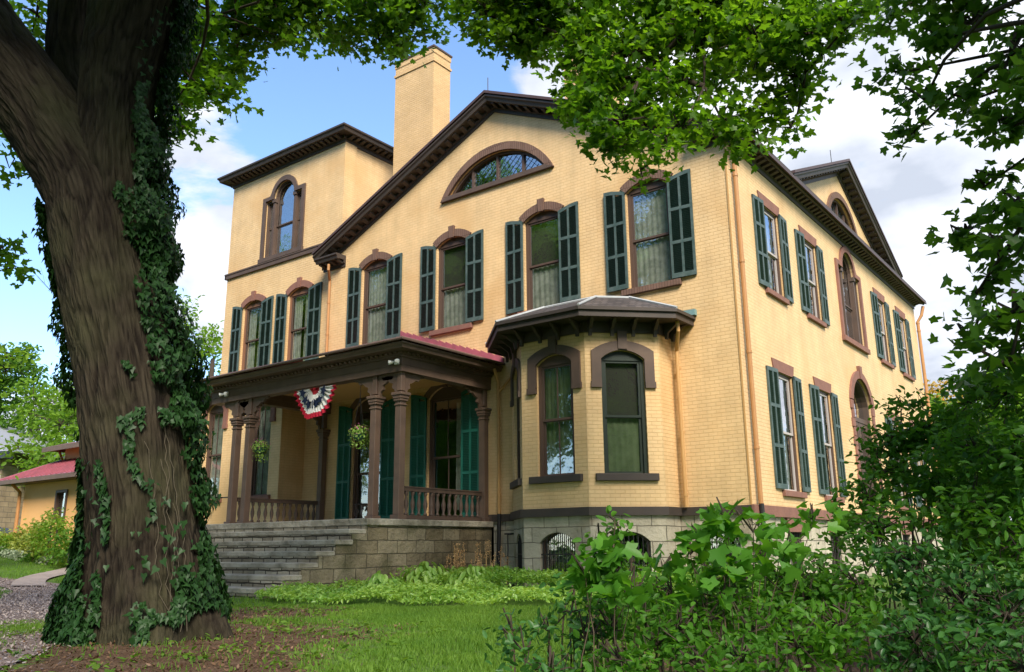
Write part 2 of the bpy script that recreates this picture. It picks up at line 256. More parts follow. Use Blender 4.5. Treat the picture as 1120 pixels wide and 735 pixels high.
# ------------------------------------------------------------------ mesh helpers
class MB:
    def __init__(s): s.v = []; s.f = []
    def add(s, vs, fs):
        o = len(s.v); s.v += [tuple(p) for p in vs]; s.f += [tuple(i+o for i in f) for f in fs]; return s
    def box(s, x0, x1, y0, y1, z0, z1, mtx=None):
        vs = [(x, y, z) for z in (z0, z1) for y in (y0, y1) for x in (x0, x1)]
        if mtx is not None: vs = [mtx @ Vector(p) for p in vs]
        return s.add(vs, [(0, 2, 3, 1), (4, 5, 7, 6), (0, 1, 5, 4), (2, 6, 7, 3), (0, 4, 6, 2), (1, 3, 7, 5)])
    def prism(s, poly, d0, d1, f=lambda u, v, d: (u, d, v), caps=True):
        """poly in (u, v), extruded along d"""
        n = len(poly); vs = [f(u, v, d0) for u, v in poly] + [f(u, v, d1) for u, v in poly]
        fs = [(i, (i+1) % n, (i+1) % n+n, i+n) for i in range(n)]
        if caps:
            t = tessellate_polygon([[Vector((u, v, 0)) for u, v in poly]])
            fs += [tuple(a) for a in t] + [tuple(i+n for i in reversed(a)) for a in t]
        return s.add(vs, fs)
    def ring(s, a, b, d0, d1, f=lambda u, v, d: (u, d, v), closed=False):
        """strip between two equal-length outlines a and b, extruded"""
        n = len(a); vs = [f(*p, d) for d in (d0, d1) for q in (a, b) for p in q]
        A = lambda i, k, l: (i % n)+n*l+2*n*k
        fs = []
        for i in range(n if closed else n-1):
            for k in (0, 1): fs.append((A(i, k, 0), A(i+1, k, 0), A(i+1, k, 1), A(i, k, 1)))
            for l in (0, 1): fs.append((A(i, 0, l), A(i+1, 0, l), A(i+1, 1, l), A(i, 1, l)))
        if not closed:
            for i in (0, n-1): fs.append((A(i, 0, 0), A(i, 0, 1), A(i, 1, 1), A(i, 1, 0)))
        return s.add(vs, fs)
    def tube(s, pts, r, n=8, cap=True):
        pts = [Vector(p) for p in pts]; rs = r if isinstance(r, (list, tuple)) else [r]*len(pts)
        base = []; prev = None
        for i, p in enumerate(pts):
            t = (pts[min(i+1, len(pts)-1)]-pts[max(i-1, 0)]).normalized()
            if prev is None: prev = t.orthogonal().normalized()
            a = (prev - t*prev.dot(t)).normalized(); prev = a; b = t.cross(a)
            base += [p+(a*math.cos(2*PI*k/n)+b*math.sin(2*PI*k/n))*rs[i] for k in range(n)]
        fs = [(i*n+k, i*n+(k+1) % n, (i+1)*n+(k+1) % n, (i+1)*n+k) for i in range(len(pts)-1) for k in range(n)]
        if cap: fs += [tuple(range(n))[::-1], tuple((len(pts)-1)*n+k for k in range(n))]
        return s.add(base, fs)
    def lathe(s, prof, c=(0, 0, 0), n=12):
        vs = [(c[0]+r*math.cos(2*PI*k/n), c[1]+r*math.sin(2*PI*k/n), c[2]+z) for r, z in prof for k in range(n)]
        m = len(prof); fs = [(i*n+k, i*n+(k+1) % n, (i+1)*n+(k+1) % n, (i+1)*n+k) for i in range(m-1) for k in range(n)]
        fs += [tuple(range(n))[::-1], tuple((m-1)*n+k for k in range(n))]
        return s.add(vs, fs)
    def build(s, name, m, parent=None, loc=None, rotz=0, smooth=False, bevel=0):
        me = bpy.data.meshes.new(name); me.from_pydata([tuple(p) for p in s.v], [], s.f); me.materials.append(m)
        import bmesh
        bm = bmesh.new(); bm.from_mesh(me); bmesh.ops.recalc_face_normals(bm, faces=bm.faces)
        if bevel:
            bmesh.ops.remove_doubles(bm, verts=bm.verts, dist=1e-5)
            es = [e for e in bm.edges if len(e.link_faces) == 2 and e.calc_face_angle(0) > .6]
            bmesh.ops.bevel(bm, geom=es, offset=bevel, segments=1, affect='EDGES')
        bm.to_mesh(me); bm.free()
        if smooth: me.shade_smooth()
        if getattr(s, 'second', None):                             # a second material from a given face on
            me.materials.append(s.second[1]); k = s.second[0]; me.polygons.foreach_set('material_index', [0 if i < k else 1 for i in range(len(me.polygons))])
        return link(name, me, parent, loc, rotz)
def link(name, me, parent=None, loc=None, rotz=0):
    o = bpy.data.objects.new(name, me); COL.objects.link(o)
    if parent is not None: o.parent = parent
    if loc: o.location = loc
    if rotz: o.rotation_euler = (0, 0, rotz)
    return o
def thing(name, label, cat, loc=(0, 0, 0), group=None, rotz=0):
    o = bpy.data.objects.new(name, None); COL.objects.link(o); o.location = loc; o.rotation_euler = (0, 0, rotz); o.empty_display_size = .2
    return tag(o, label, cat, group)
def tag(o, label, cat, group=None, kind=None):
    o['label'] = label; o['category'] = cat
    if group: o['group'] = group
    if kind: o['kind'] = kind
    return o
def structure(o): o['kind'] = 'structure'; return o
def copy_part(o, parent, loc=None, rotz=None):
    c = o.copy(); COL.objects.link(c); c.parent = parent
    if loc is not None: c.location = loc
    if rotz is not None: c.rotation_euler = (0, 0, rotz)
    for ch in list(o.children):
        d = copy_part(ch, c)
    return c
def ngmesh(name, V, loops, sizes, m, smooth=False):
    """mesh from numpy: V (n,3), loops flat index array, sizes per face"""
    me = bpy.data.meshes.new(name); me.vertices.add(len(V)); me.vertices.foreach_set('co', np.asarray(V, np.float32).ravel())
    me.loops.add(len(loops)); me.loops.foreach_set('vertex_index', np.asarray(loops, np.int32))
    sizes = np.asarray(sizes, np.int32); me.polygons.add(len(sizes)); me.polygons.foreach_set('loop_start', np.concatenate(([0], np.cumsum(sizes)[:-1])).astype(np.int32))
    me.update(calc_edges=True); me.validate(); me.materials.append(m)
    return me

# ---- leaves
MAPLE = [(0, 0), (.20, -.05), (.48, -.04), (.42, .16), (.62, .50), (.42, .54), (.24, .52), (.22, .76), (0, 1.05), (-.22, .76), (-.24, .52), (-.42, .54), (-.62, .50), (-.42, .16), (-.48, -.04), (-.20, -.05)]
OVAL = [(0, 0), (.2, .2), (.27, .48), (.17, .8), (0, 1.0), (-.17, .8), (-.27, .48), (-.2, .2)]
IVYL = [(0, .05), (.38, -.05), (.42, .28), (.2, .5), (0, 1.0), (-.2, .5), (-.42, .28), (-.38, -.05)]
def leaves(P, Nrm, size, shape, m, name, rng, droop=.25, roll=None):
    """one leaf per point: P (n,3), normals Nrm (n,3), size (n,)"""
    n = len(P); P = np.asarray(P); Nrm = np.asarray(Nrm, float); Nrm /= np.linalg.norm(Nrm, axis=1)[:, None]+1e-9
    t = rng.normal(size=(n, 3)) if roll is None else np.asarray(roll, float)+rng.normal(size=(n, 3))*.35
    t -= Nrm*(t*Nrm).sum(1)[:, None]; t /= np.linalg.norm(t, axis=1)[:, None]+1e-9
    s = np.cross(Nrm, t); S = np.array(shape); k = len(S)
    size = np.broadcast_to(size, (n,))
    x = S[:, 0][None]*size[:, None]*rng.uniform(.8, 1.1, (n, 1)); y = S[:, 1][None]*size[:, None]; fold = rng.uniform(.0, .28, (n, 1))
    z = np.abs(x)*fold - droop*y*y/size[:, None]
    V = P[:, None, :]+s[:, None, :]*x[..., None]+t[:, None, :]*y[..., None]+Nrm[:, None, :]*z[..., None]
    # two halves so the leaf folds along its midrib
    mid = int(np.argmax(S[:, 1])); h1 = list(range(0, mid+1)); h2 = list(range(mid, k))+[0]
    base = (np.arange(n)*k)[:, None]
    loops = np.concatenate([base+np.array(h1)[None], base+np.array(h2)[None]], 1).ravel()
    return ngmesh(name, V.reshape(-1, 3), loops, np.tile([len(h1), len(h2)], n), m)
def clump_points(clusters, dens, rng, sub=.34, flat=.55, per=22):
    """clusters (x,y,z,r): twig-tip clumps through each ellipsoid, leaves in each clump"""
    P = []; T = []
    for (x, y, z, r) in clusters:
        k = max(3, int(dens*r*r*r**.3))
        d = rng.normal(size=(k, 3)); d /= np.linalg.norm(d, axis=1)[:, None]; rad = r*rng.uniform(.15, 1.0, k)**.6
        c = np.array([x, y, z])+d*rad[:, None]*np.array([1, 1, .85])
        T.append(np.concatenate([np.tile([x, y, z], (k, 1)), c], 1))
        for q in c:
            m_ = rng.integers(int(per*.6), int(per*1.4)); sr = sub*rng.uniform(.6, 1.3)
            P.append(q+np.clip(rng.normal(size=(m_, 3)), -1.7, 1.7)*np.array([sr, sr, sr*flat])*.6)
    return np.concatenate(P), np.concatenate(T)
def leaf_normals(n, rng, up=1.0, spread=.75, toward=None):
    N_ = rng.normal(size=(n, 3))*spread+np.array([0, 0, up])
    if toward is not None: N_ += np.array(toward)
    return N_

# ---- trunks with furrowed, flared bark
def smooth_path(pts, step):
    out = []; n = len(pts)
    A = np.array(pts, float)
    for i in range(n-1):
        p0, p1, p2, p3 = A[max(i-1, 0)], A[i], A[i+1], A[min(i+2, n-1)]
        k = max(2, int(np.linalg.norm(p2[:3]-p1[:3])/step))
        for j in range(k):
            t = j/k; out.append(.5*((2*p1)+(-p0+p2)*t+(2*p0-5*p1+4*p2-p3)*t*t+(-p0+3*p1-3*p2+p3)*t**3))
    out.append(A[-1]); return out
def bark_limb(name, pts, m, parent, seg=64, step=.07, furrow=.02, flare=0, seed=0, burl=None):
    path = smooth_path(pts, step); V = []; B = []; HH = []; n = seg; prev = None; L_ = 0
    for i, p in enumerate(path):
        c = Vector(p[:3]); a0 = Vector(path[max(i-1, 0)][:3]); a1 = Vector(path[min(i+1, len(path)-1)][:3]); t = (a1-a0).normalized()
        if i: L_ += (c-Vector(path[i-1][:3])).length
        if prev is None: prev = Vector((1, 0, 0))
        a = (prev-t*prev.dot(t)).normalized(); prev = a; b = t.cross(a); r = p[3]
        fl = max(0, 1-L_/1.5)**2*flare
        for k in range(n):
            th = 2*PI*k/n; ct, st = math.cos(th), math.sin(th)
            q = Vector((ct*r, st*r, L_))
            big = noise.noise(Vector((ct*1.3+seed, st*1.3, L_*.5)))*.05
            wq = noise.noise(Vector((q.x*5, q.y*5, L_*2.2+seed)))*.9; n1 = noise.noise(Vector((q.x*11+seed+wq, q.y*11+wq, L_*1.55))); n2 = noise.noise(Vector((q.x*24+wq, q.y*24+seed, L_*4.2+wq))); hgt = min(1, abs(n1)*3.0)*.68+min(1, abs(n2)*2.6)*.32
            fin = noise.noise(Vector((q.x*22, q.y*22+seed, L_*4)))
            rr = r*(1+big+fl*(.10+.22*math.cos(th*5+seed+.6*math.sin(th*2))))+furrow*1.5*(hgt-.5)+fin*furrow*.3
            if burl:
                for bz, bt, br, bh in burl:
                    dd = math.hypot((L_-bz), ((th-bt+PI) % (2*PI)-PI)*r); rr += bh*math.exp(-(dd/br)**2)
            V.append(c+(a*ct+b*st)*rr); B.append(q); HH.append(hgt)
    F = [(i*n+k, i*n+(k+1) % n, (i+1)*n+(k+1) % n, (i+1)*n+k) for i in range(len(path)-1) for k in range(n)]
    F.append(tuple((len(path)-1)*n+k for k in range(n)))
    me = bpy.data.meshes.new(name); me.from_pydata([tuple(v) for v in V], [], F); me.materials.append(m); me.shade_smooth()
    at = me.attributes.new('bark', 'FLOAT_VECTOR', 'POINT'); at.data.foreach_set('vector', np.array([tuple(b) for b in B], np.float32).ravel())
    ah = me.attributes.new('ridge', 'FLOAT', 'POINT'); ah.data.foreach_set('value', HH)
    return link(name, me, parent)
def branch_mesh(mb, p0, p1, r0, r1, rnd, sag=.1, n=6, k=6):
    p0 = Vector(p0); p1 = Vector(p1); d = p1-p0; L_ = d.length
    off = Vector((rnd.uniform(-1, 1), rnd.uniform(-1, 1), rnd.uniform(-.3, 1)))*L_*sag
    pts = []
    for i in range(k+1):
        t = i/k; pts.append(p0+d*t+off*math.sin(PI*t)+Vector((rnd.uniform(-1, 1), rnd.uniform(-1, 1), rnd.uniform(-1, 1)))*L_*.015*(1 if 0 < i < k else 0))
    mb.tube(pts, [r0+(r1-r0)*i/k for i in range(k+1)], n)
    return pts
# ------------------------------------------------------------------ ground
def GZ(x, y):
    t = min(1, max(0, (-x-13)/19)); return -1.6+1.0*t*t*(3-2*t)+.025*noise.noise(Vector((x*.5, y*.5, 0)))*(1 if abs(x) < 60 and abs(y) < 60 else 0)
def soil_at(x, y):
    s = 0
    for cx, cy, r in ((-1.6, -11.4, 2.3), (-3.9, -9.0, 1.7), (0.2, -12.9, 1.7), (-15.0, -5.0, 1.3), (5.2, -9.2, 3.0), (7.5, -6, 3.5)):
        s = max(s, 1.35-math.hypot(x-cx, y-cy)/r)
    return min(1, max(0, s))
def make_ground():
    xs = [-1500, -700, -300, -150, -90, -65]+[-50+.3*i for i in range(214)]+[16, 25, 45, 90, 200, 500, 1500]
    ys = [-1500, -600, -200, -90, -50, -32]+[-24+.3*i for i in range(134)]+[20, 30, 50, 90, 200, 500, 1500]
    V = [(x, y, GZ(x, y)) for y in ys for x in xs]; nx = len(xs)
    F = [(j*nx+i, j*nx+i+1, (j+1)*nx+i+1, (j+1)*nx+i) for j in range(len(ys)-1) for i in range(nx-1)]
    me = bpy.data.meshes.new('ground'); me.from_pydata(V, [], F); me.materials.append(M['ground']); me.shade_smooth()
    a = me.attributes.new('soil', 'FLOAT', 'POINT'); a.data.foreach_set('value', [soil_at(v[0], v[1]) for v in V])
    structure(link('ground', me))
make_ground()
def strip(name, pts, w, h, m, step=.4, thick=0):
    path = smooth_path([(x, y, 0, w_) for (x, y), w_ in zip(pts, w)], step); V = []; F = []
    for i, p in enumerate(path):
        a = path[max(i-1, 0)]; b = path[min(i+1, len(path)-1)]; dx, dy = b[0]-a[0], b[1]-a[1]; l = math.hypot(dx, dy); nx, ny = -dy/l, dx/l
        wob = .12*noise.noise(Vector((p[0]*.9, p[1]*.9, 3))) if not thick else 0
        for k in range(7):
            u = (k/6-.5)*(p[3]+wob*2); x, y = p[0]+nx*u, p[1]+ny*u; V.append((x, y, GZ(x, y)+h))
    for i in range(len(path)-1):
        for k in range(6): o = i*7+k; F.append((o, o+1, o+8, o+7))
    me = bpy.data.meshes.new(name); me.from_pydata(V, [], F); me.materials.append(m); return structure(link(name, me))
gm = mat('gravel', (.26, .20, .18), .95, bump=(60, 1, .03), var=1, vscale=45, vcol=(.11, .085, .075), detail=3)
strip('gravel_path', [(1.2, -16.5), (-3.4, -12.7), (-7.8, -9.9), (-12.0, -7.75), (-15.6, -6.55), (-19.5, -7.4), (-27, -11)], [2.2, 2.1, 2.0, 1.9, 1.5, 1.4, 1.4], .014, gm)
strip('gravel_path', [(-8.3, -9.5), (-9.7, -8.3), (-10.1, -6.7)], [1.4, 1.8, 2.6], .020, gm)
strip('stone_walk', [(-15.2, -6.9), (-17.6, -5.7), (-19.9, -3.6), (-21.4, -2.4)], [.75, .7, .7, .7], .045, mat('flagstone', (.30, .25, .225), .9, bump=(12, .5, .01), var=.5, vscale=3), thick=1)

# ------------------------------------------------------------------ the mansion
house = thing('mansion', 'large yellow painted brick mansion with green shutters, corner tower, columned porch and bay window', 'house', (0, 0, -1.6))
HOFF = Vector((0, 0, 1.6))
def hp(mb, name, m, **k):          # part of the house, world coordinates
    o = mb.build(name, m, house, **k); o.location = Vector(o.location)+HOFF; return o

def arc(hw, z0, rise, n=14, a0=0.0):
    """points of a circular arc from (-hw, z0) over (0, z0+rise) to (hw, z0)"""
    if rise >= hw*.999:
        return [(-hw*math.cos(PI*i/n), z0+rise*math.sin(PI*i/n)) for i in range(n+1)]
    Rr = (hw*hw+rise*rise)/(2*rise); al = math.asin(hw/Rr); zc = z0+rise-Rr
    return [(Rr*math.sin(-al+2*al*i/n), zc+Rr*math.cos(-al+2*al*i/n)) for i in range(n+1)]
def shape_segment(hw, zb, zs, rise): return [(-hw, zb)]+arc(hw, zs, rise)+[(hw, zb)]
def shape_rect(hw, zb, zt): return [(-hw, zb), (-hw, zt), (hw, zt), (hw, zb)]
def shape_palladian(H, h, zb, zs, r): return [(-H, zb), (-H, zs), (-h, zs)]+arc(h, zs+.0, r)[1:-1]+[(h, zs), (H, zs), (H, zb)]
def shift(poly, du, dv=0): return [(u+du, v+dv) for u, v in poly]

def wall_faces(mb, outline, holes, f, depth=.24):
    """wall skin with openings and their jambs; f(u, v, d) maps to the world, d goes inwards"""
    loops = [[Vector((u, v, 0)) for u, v in l] for l in [outline]+holes]
    flat = [p for l in loops for p in l]; tris = tessellate_polygon(loops)
    mb.add([f(p.x, p.y, 0) for p in flat], [tuple(t) for t in tris])
    for h in holes:
        n = len(h); vs = [f(u, v, d) for d in (0, depth) for u, v in h]
        mb.add(vs, [(i, (i+1) % n, (i+1) % n+n, i+n) for i in range(n)])
fr = lambda y0: (lambda u, v, d: (u, y0+d, v))           # faces -Y
sd = lambda x0: (lambda u, v, d: (x0-d, u, v))           # faces +X
def diag(px, py, ax, ay):                                  # u along (ax, ay); inward = left normal
    return lambda u, v, d: (px+ax*u-ay*d, py+ay*u+ax*d, v)

M['green'] = mat('weathered_shutter_frame', (.048, .080, .073), .5, var=.8, vscale=6, vcol=(.095, .128, .120))
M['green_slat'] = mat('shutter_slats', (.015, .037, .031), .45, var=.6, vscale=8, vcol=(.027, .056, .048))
W2Z, W2H, W2W = 5.02, 2.36, .56          # upper window sill, spring height, half width
FX = [-11.02, -8.01, -4.99, -1.98]; TX = [-17.38, -14.94]
SY = [2.42, 5.25, 12.28, 15.11]
# openings
front_holes = [shift(shape_segment(.56, 0, 2.38, .2), x, W2Z) for x in FX]
front_holes += [shift(shape_segment(.62, 0, 3.12, .3), x, .02) for x in (-11.12, -8.2)]
front_holes += [shift(arc(1.66, 8.82, .86, 20), -6.49)]
mb = MB()
wall_faces(mb, [(-13, 0), (0, 0), (0, 8.0), (-6.5, 10.95), (-13, 8.0)], front_holes, fr(0))
side_holes = [shift(shape_rect(.53, 0, 2.12), y, 5.0) for y in SY]+[shift(shape_rect(.53, 0, 2.66), y, .42) for y in SY]
side_holes += [shift(shape_palladian(1.08, .62, 0, 2.16, .62), 8.77, 5.0), shift([(-.95, 0)]+arc(.95, 3.08, .72)+[(.95, 0)], 8.77, .12)]
wall_faces(mb, [(0, 0), (17.53, 0), (17.53, 8.0), (14.0, 8.0), (8.77, 10.35), (3.54, 8.0), (0, 8.0)], side_holes+[shift(arc(1.3, 8.75, .72, 16), 8.77)], sd(0))
mb.add([(-13, 0, 0), (-13, 17.53, 0), (-13, 17.53, 8), (-13, 0, 8)], [(0, 3, 2, 1)])
mb.add([(-13, 17.53, 0), (0, 17.53, 0), (0, 17.53, 8), (-6.5, 17.53, 10.95), (-13, 17.53, 8)], [(4, 3, 2, 1, 0)])
hp(mb, 'wall', M['brick'])
hp(MB().box(-11.6, -1.2, 1.2, 16.3, -1.4, 7.9), 'room_gloom_box', M['dark'])  # solid dark box put in place of the shade inside the rooms

# tower and the one-storey wing in front of it
TY = .35
mb = MB()
thole = [shift(shape_segment(.56, 0, 2.38, .2), x, W2Z) for x in TX]+[shift(shape_palladian(.98, .56, 0, 2.12, .56), -16.03, 9.0)]
wall_faces(mb, [(-19.05, -1.6), (-13.05, -1.6), (-13.05, 12.25), (-19.05, 12.25)], thole, fr(TY))
mb.add([(-13.05, TY, 7), (-13.05, 6.4, 7), (-13.05, 6.4, 12.25), (-13.05, TY, 12.25), (-19.05, TY, -1.6), (-19.05, 6.4, -1.6), (-19.05, 6.4, 12.25), (-19.05, TY, 12.25)], [(0, 1, 2, 3), (4, 7, 6, 5), (5, 6, 2, 1)])
mb.box(-13.05, -13.0, TY+.001, TY+.5, 7, 12.2)
hp(mb, 'tower_wall', M['brick'])
hp(MB().box(-18.5, -13.5, 1.4, 6.0, -1.4, 12.1), 'room_gloom_box', M['dark'])  # same for the tower: room darkness put into the box colour
mb = MB(); WY = -.55
whole = [shift(shape_segment(.47, 0, 2.82, .26), x, .85) for x in (-17.75, -15.3)]
wall_faces(mb, [(-19.05, 0), (-14.32, 0), (-14.32, 4.15), (-19.05, 4.15)], whole, fr(WY))
mb.add([(-14.32, WY, 0), (-14.32, TY, 0), (-14.32, TY, 4.15), (-14.32, WY, 4.15), (-19.05, WY, 0), (-19.05, TY, 0), (-19.05, TY, 4.15), (-19.05, WY, 4.15)], [(0, 1, 2, 3), (4, 5, 6, 7)])
hp(mb, 'wing_wall', M['brick'])
mb = MB().prism([(-.9, 4.12), (-1.0, 4.24), (-1.0, 4.34), (.345, 4.62), (.345, 4.12)], -19.4, -14.25, lambda u, v, d: (d, u, v))
hp(mb, 'wing_cornice', M['dark_brown'])
mb = MB().box(-19.1, -14.27, -.61, -.553, 3.93, 4.12); hp(mb, 'wing_frieze', M['porch_brown'])
mb = MB().box(-19.03, -14.34, -.53, .34, -1.6, -.1); hp(mb, 'wing_foundation', M['stone'])

# bay window: five-sided, three windows
BX = [-5.52, -4.38, -2.71, -1.57]; BY = [-.63, -1.77, -1.77, -.63]
S2 = math.sqrt(.5)
BL = 1.14/S2
bay_faces = [(diag(BX[2], BY[2], S2, S2), BL), (diag(BX[0], BY[0], S2, -S2), BL)]
mb = MB(); bh = lambda c: shift(shape_segment(.47, 0, 2.40, .19), c, .72)
wall_faces(mb, [(BX[1], 0), (BX[2], 0), (BX[2], 3.95), (BX[1], 3.95)], [bh(-3.5)], fr(BY[1]))
mb.add([(BX[3], BY[3], 0), (BX[3], -.001, 0), (BX[3], -.001, 3.95), (BX[3], BY[3], 3.95), (BX[0], BY[0], 0), (BX[0], -.001, 0), (BX[0], -.001, 3.95), (BX[0], BY[0], 3.95)], [(0, 1, 2, 3), (7, 6, 5, 4)])
hp(mb, 'bay_wall', M['brick'])
for f, l in bay_faces:
    mb = MB(); wall_faces(mb, [(0, 0), (l, 0), (l, 3.95), (0, 3.95)], [bh(l/2)], f); hp(mb, 'bay_wall', M['brick_cant'] if f is bay_faces[0][0] else M['brick'])
def bay_poly(o):
    k = o*math.tan(R(22.5))
    return [(BX[0]-o, -.002), (BX[0]-o, BY[0]-k), (BX[1]-k, BY[1]-o), (BX[2]+k, BY[2]-o), (BX[3]+o, BY[3]-k), (BX[3]+o, -.002)]
def slab(mb, poly, z0, z1): return mb.prism(poly, z0, z1, lambda u, v, d: (u, v, d))
def ringwall(mb, pin, pout, z0, z1): return mb.ring(pin, pout, z0, z1, lambda u, v, d: (u, v, d))
# foundations, water table
def found(mb, poly, hole=None, f=None): pass
mb = MB(); bsh = lambda c: shift(shape_segment(.44, 0, .86, .2), c, -1.5)
wall_faces(mb, [(-6.6, -1.6), (0, -1.6), (0, -.1), (-6.6, -.1)], [shift(shape_segment(.44, 0, .86, .2), -.75, -1.5)], fr(.02))
wall_faces(mb, [(0, -1.6), (17.5, -1.6), (17.5, -.1), (0, -.1)], [shift(shape_rect(.46, 0, 1.05), y, -1.5) for y in SY], sd(-.02))
wall_faces(mb, [(BX[1], -1.6), (BX[2], -1.6), (BX[2], -.1), (BX[1], -.1)], [bsh(-3.53)], fr(BY[1]+.02))
hp(mb, 'foundation', M['stone'])
mb = MB()
mb.add([(BX[3]-.02, BY[3], -1.6), (BX[3]-.02, 0, -1.6), (BX[3]-.02, 0, -.1), (BX[3]-.02, BY[3], -.1)], [(0, 1, 2, 3)])
hp(mb, 'bay_foundation', M['stone'])
for i, (px, py, ax, ay) in enumerate(((BX[2], BY[2], S2, S2), (BX[0], BY[0], S2, -S2))):
    f = diag(px-ay*.02, py+ax*.02, ax, ay)
    mb = MB(); wall_faces(mb, [(0, -1.6), (BL, -1.6), (BL, -.1), (0, -.1)], [bsh(BL/2)], f); hp(mb, 'bay_foundation', M['stone_cant'] if i == 0 else M['stone'])
mb = MB(); mb.box(-13, BX[0]-.05, -.06, -.003, -.12, .05); mb.box(BX[3]+.06, .0, -.06, -.003, -.12, .05); slab(mb, bay_poly(.06), -.12, .05)
hp(mb, 'water_table', M['dark_brown'])
mb = MB(); mb.box(.003, .06, -.06, 17.55, -.16, .06); mb.box(-.003, .052, -.052, -.0035, -.118, .047)
hp(mb, 'water_table', M['sandstone'])
# basement window grilles
def grille(w, zs, rise, n=9):
    mb = MB()
    for i in range(n):
        x = -w+2*w*(i+.5)/n; top = zs+ (rise*(1-(x/w)**2) if rise else 0); mb.tube([(x, .05, 0), (x, .05, top)], .011, 6)
    for z in (.3, .62): mb.box(-w, w, .04, .055, z-.012, z+.012)
    fr_ = MB().ring(shape_segment(w, 0, zs, max(rise, .001)), shape_segment(w-.04, .0, zs-.02, max(rise, .001)), .1, .16)
    return mb, fr_
def basement_window(loc, rotz, rise=.2, first=[None]):
    mb, f_ = grille(.44 if rise else .46, .86 if rise else 1.05, rise)
    w = f_.build('basement_window', M['sash'], house, loc=Vector(loc)+HOFF, rotz=rotz)
    mb.build('grille', M['iron'], w); MB().box(-.46, .46, .16, .165, 0, 1.06).build('pane', M['glass'], w); MB().box(-.6, .6, .3, .34, -.1, 1.3).build('backing', M['dark'], w)  # black backing sheet stands for the darkness of the basement
basement_window((-3.53, BY[1]+.02, -1.5), 0); basement_window((BX[2]+.57-.014, BY[2]+.57+.014, -1.5), PI/4); basement_window((BX[0]+.57, BY[0]-.57+.014, -1.5), -PI/4); basement_window((-.75, .02, -1.5), 0)
for y in SY: basement_window((-.02, y, -1.5), PI/2, 0)
mb = MB()
for y in SY: mb.prism([(y-.62, -.16), (y+.62, -.16), (y+.5, -.46), (y-.5, -.46)], -.02, .035, lambda u, v, d: (d, u, v))
hp(mb, 'lintel', M['sandstone'])

# ---- window kit (local frame: x right, y inwards, z up, origin at the middle of the sill)
def shutter_mesh(w, h0, h1, side, name='shutter', m=None, rows=3):
    """hangs from x=0 and reaches side*w; h0 height at the hinge, h1 at the outer edge"""
    mb = MB(); t = .022; top = lambda x: h0+(h1-h0)*math.sin(min(1, abs(x)/w)*PI/2)
    def bx(x0, x1, z0, z1, y0=-t, y1=t): mb.box(side*x0 if side > 0 else -x1, x1 if side > 0 else -x0, y0, y1, z0, z1)
    st = .055
    for x0 in (0, w/2-st/2, w-st):
        a, b = top(x0), top(x0+st); xs = [side*x0, side*(x0+st)]
        mb.prism([(xs[0], 0), (xs[0], a), (xs[1], b), (xs[1], 0)], -t, t)
    H = min(h0, h1); zs = [0]+[H*i/rows for i in range(1, rows)]+[H]
    for i in range(rows):
        z = zs[i]; bx(.03, w-.03, z, z+(.11 if i == 0 else .075), -t-.003, t-.003)
    n = 8; up = [(side*w*i/n, top(w*i/n)+.004) for i in range(n+1)]; dn = [(u, v-.09) for u, v in up]
    mb.ring(up, dn, -t-.002, t+.002)
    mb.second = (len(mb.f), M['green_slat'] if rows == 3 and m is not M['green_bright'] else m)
    for k in (0, 1):
        x0 = st if k == 0 else w/2+st/2; x1 = w/2-st/2 if k == 0 else w-st
        tp = min(top(x0), top(x1))-.08; z = .12
        while z < tp:
            c = Matrix.Translation((0, 0, z)) @ Matrix.Rotation(R(-52), 4, 'X')
            a, b = (side*x0, side*x1) if side > 0 else (-x1, -x0)
            mb.box(a, b, -.026, .026, -.004, .004, c); z += .042
    return mb
def curtain_mb(x0, x1, z0, z1, y, amp=.011, waves=5, tie=False):
    n = 28; V = []; F = []
    for j in range(9):
        t = j/8; sq = 1 if not tie else 1-.55*(1-t)**.5*(1 if t < .99 else 1)
        for i in range(n+1):
            u = i/n; xx = x0+(x1-x0)*u*(sq if tie else 1); V.append((xx, y+amp*math.sin(u*waves*2*PI+t*.7), z0+(z1-z0)*t))
    F = [(j*(n+1)+i, j*(n+1)+i+1, (j+1)*(n+1)+i+1, (j+1)*(n+1)+i) for j in range(8) for i in range(n)]
    return MB().add(V, F)
def sash_parts(parent, hw, z0, z1, m, glass, y=.15, meet=.5, bar=True, cw='full', cm='curtain'):
    st = .05; zm = z0+(z1-z0)*meet; mb = MB()
    for (a, b, yy) in ((z0, zm+.02, y), (zm-.02, z1, y-.035)):
        mb.ring([(-hw, a), (-hw, b), (hw, b), (hw, a)], [(-hw+st, a+st), (-hw+st, b-st), (hw-st, b-st), (hw-st, a+st)], yy-.02, yy+.02, closed=True)
        if bar: mb.box(-.010, .010, yy-.012, yy+.012, a+st, b-st)
    mb.build('sash', m, parent)
    MB().add([(-hw, y, z0), (hw, y, z0), (hw, y, zm), (-hw, y, zm), (-hw, y-.035, zm), (hw, y-.035, zm), (hw, y-.035, z1), (-hw, y-.035, z1)], [(0, 1, 2, 3), (4, 5, 6, 7)]).build('pane', glass, parent)
    if cw == 'full': curtain_mb(-hw*.98, hw*.98, z0, z1, .21, waves=7).build('curtain', M[cm], parent, smooth=True)
    elif cw == 'pair':
        curtain_mb(-hw*.98, -hw*.15, z0, z1, .21, waves=4).build('curtain', M[cm], parent, smooth=True); curtain_mb(hw*.15, hw*.98, z0, z1, .21, waves=4).build('curtain', M[cm], parent, smooth=True)
    elif cw == 'low':
        curtain_mb(-hw*.98, hw*.98, z0, zm, .21, waves=6).build('curtain', M[cm], parent, smooth=True); MB().box(-hw, hw, .2, .205, zm, z1).build('shade', M['shade'], parent)
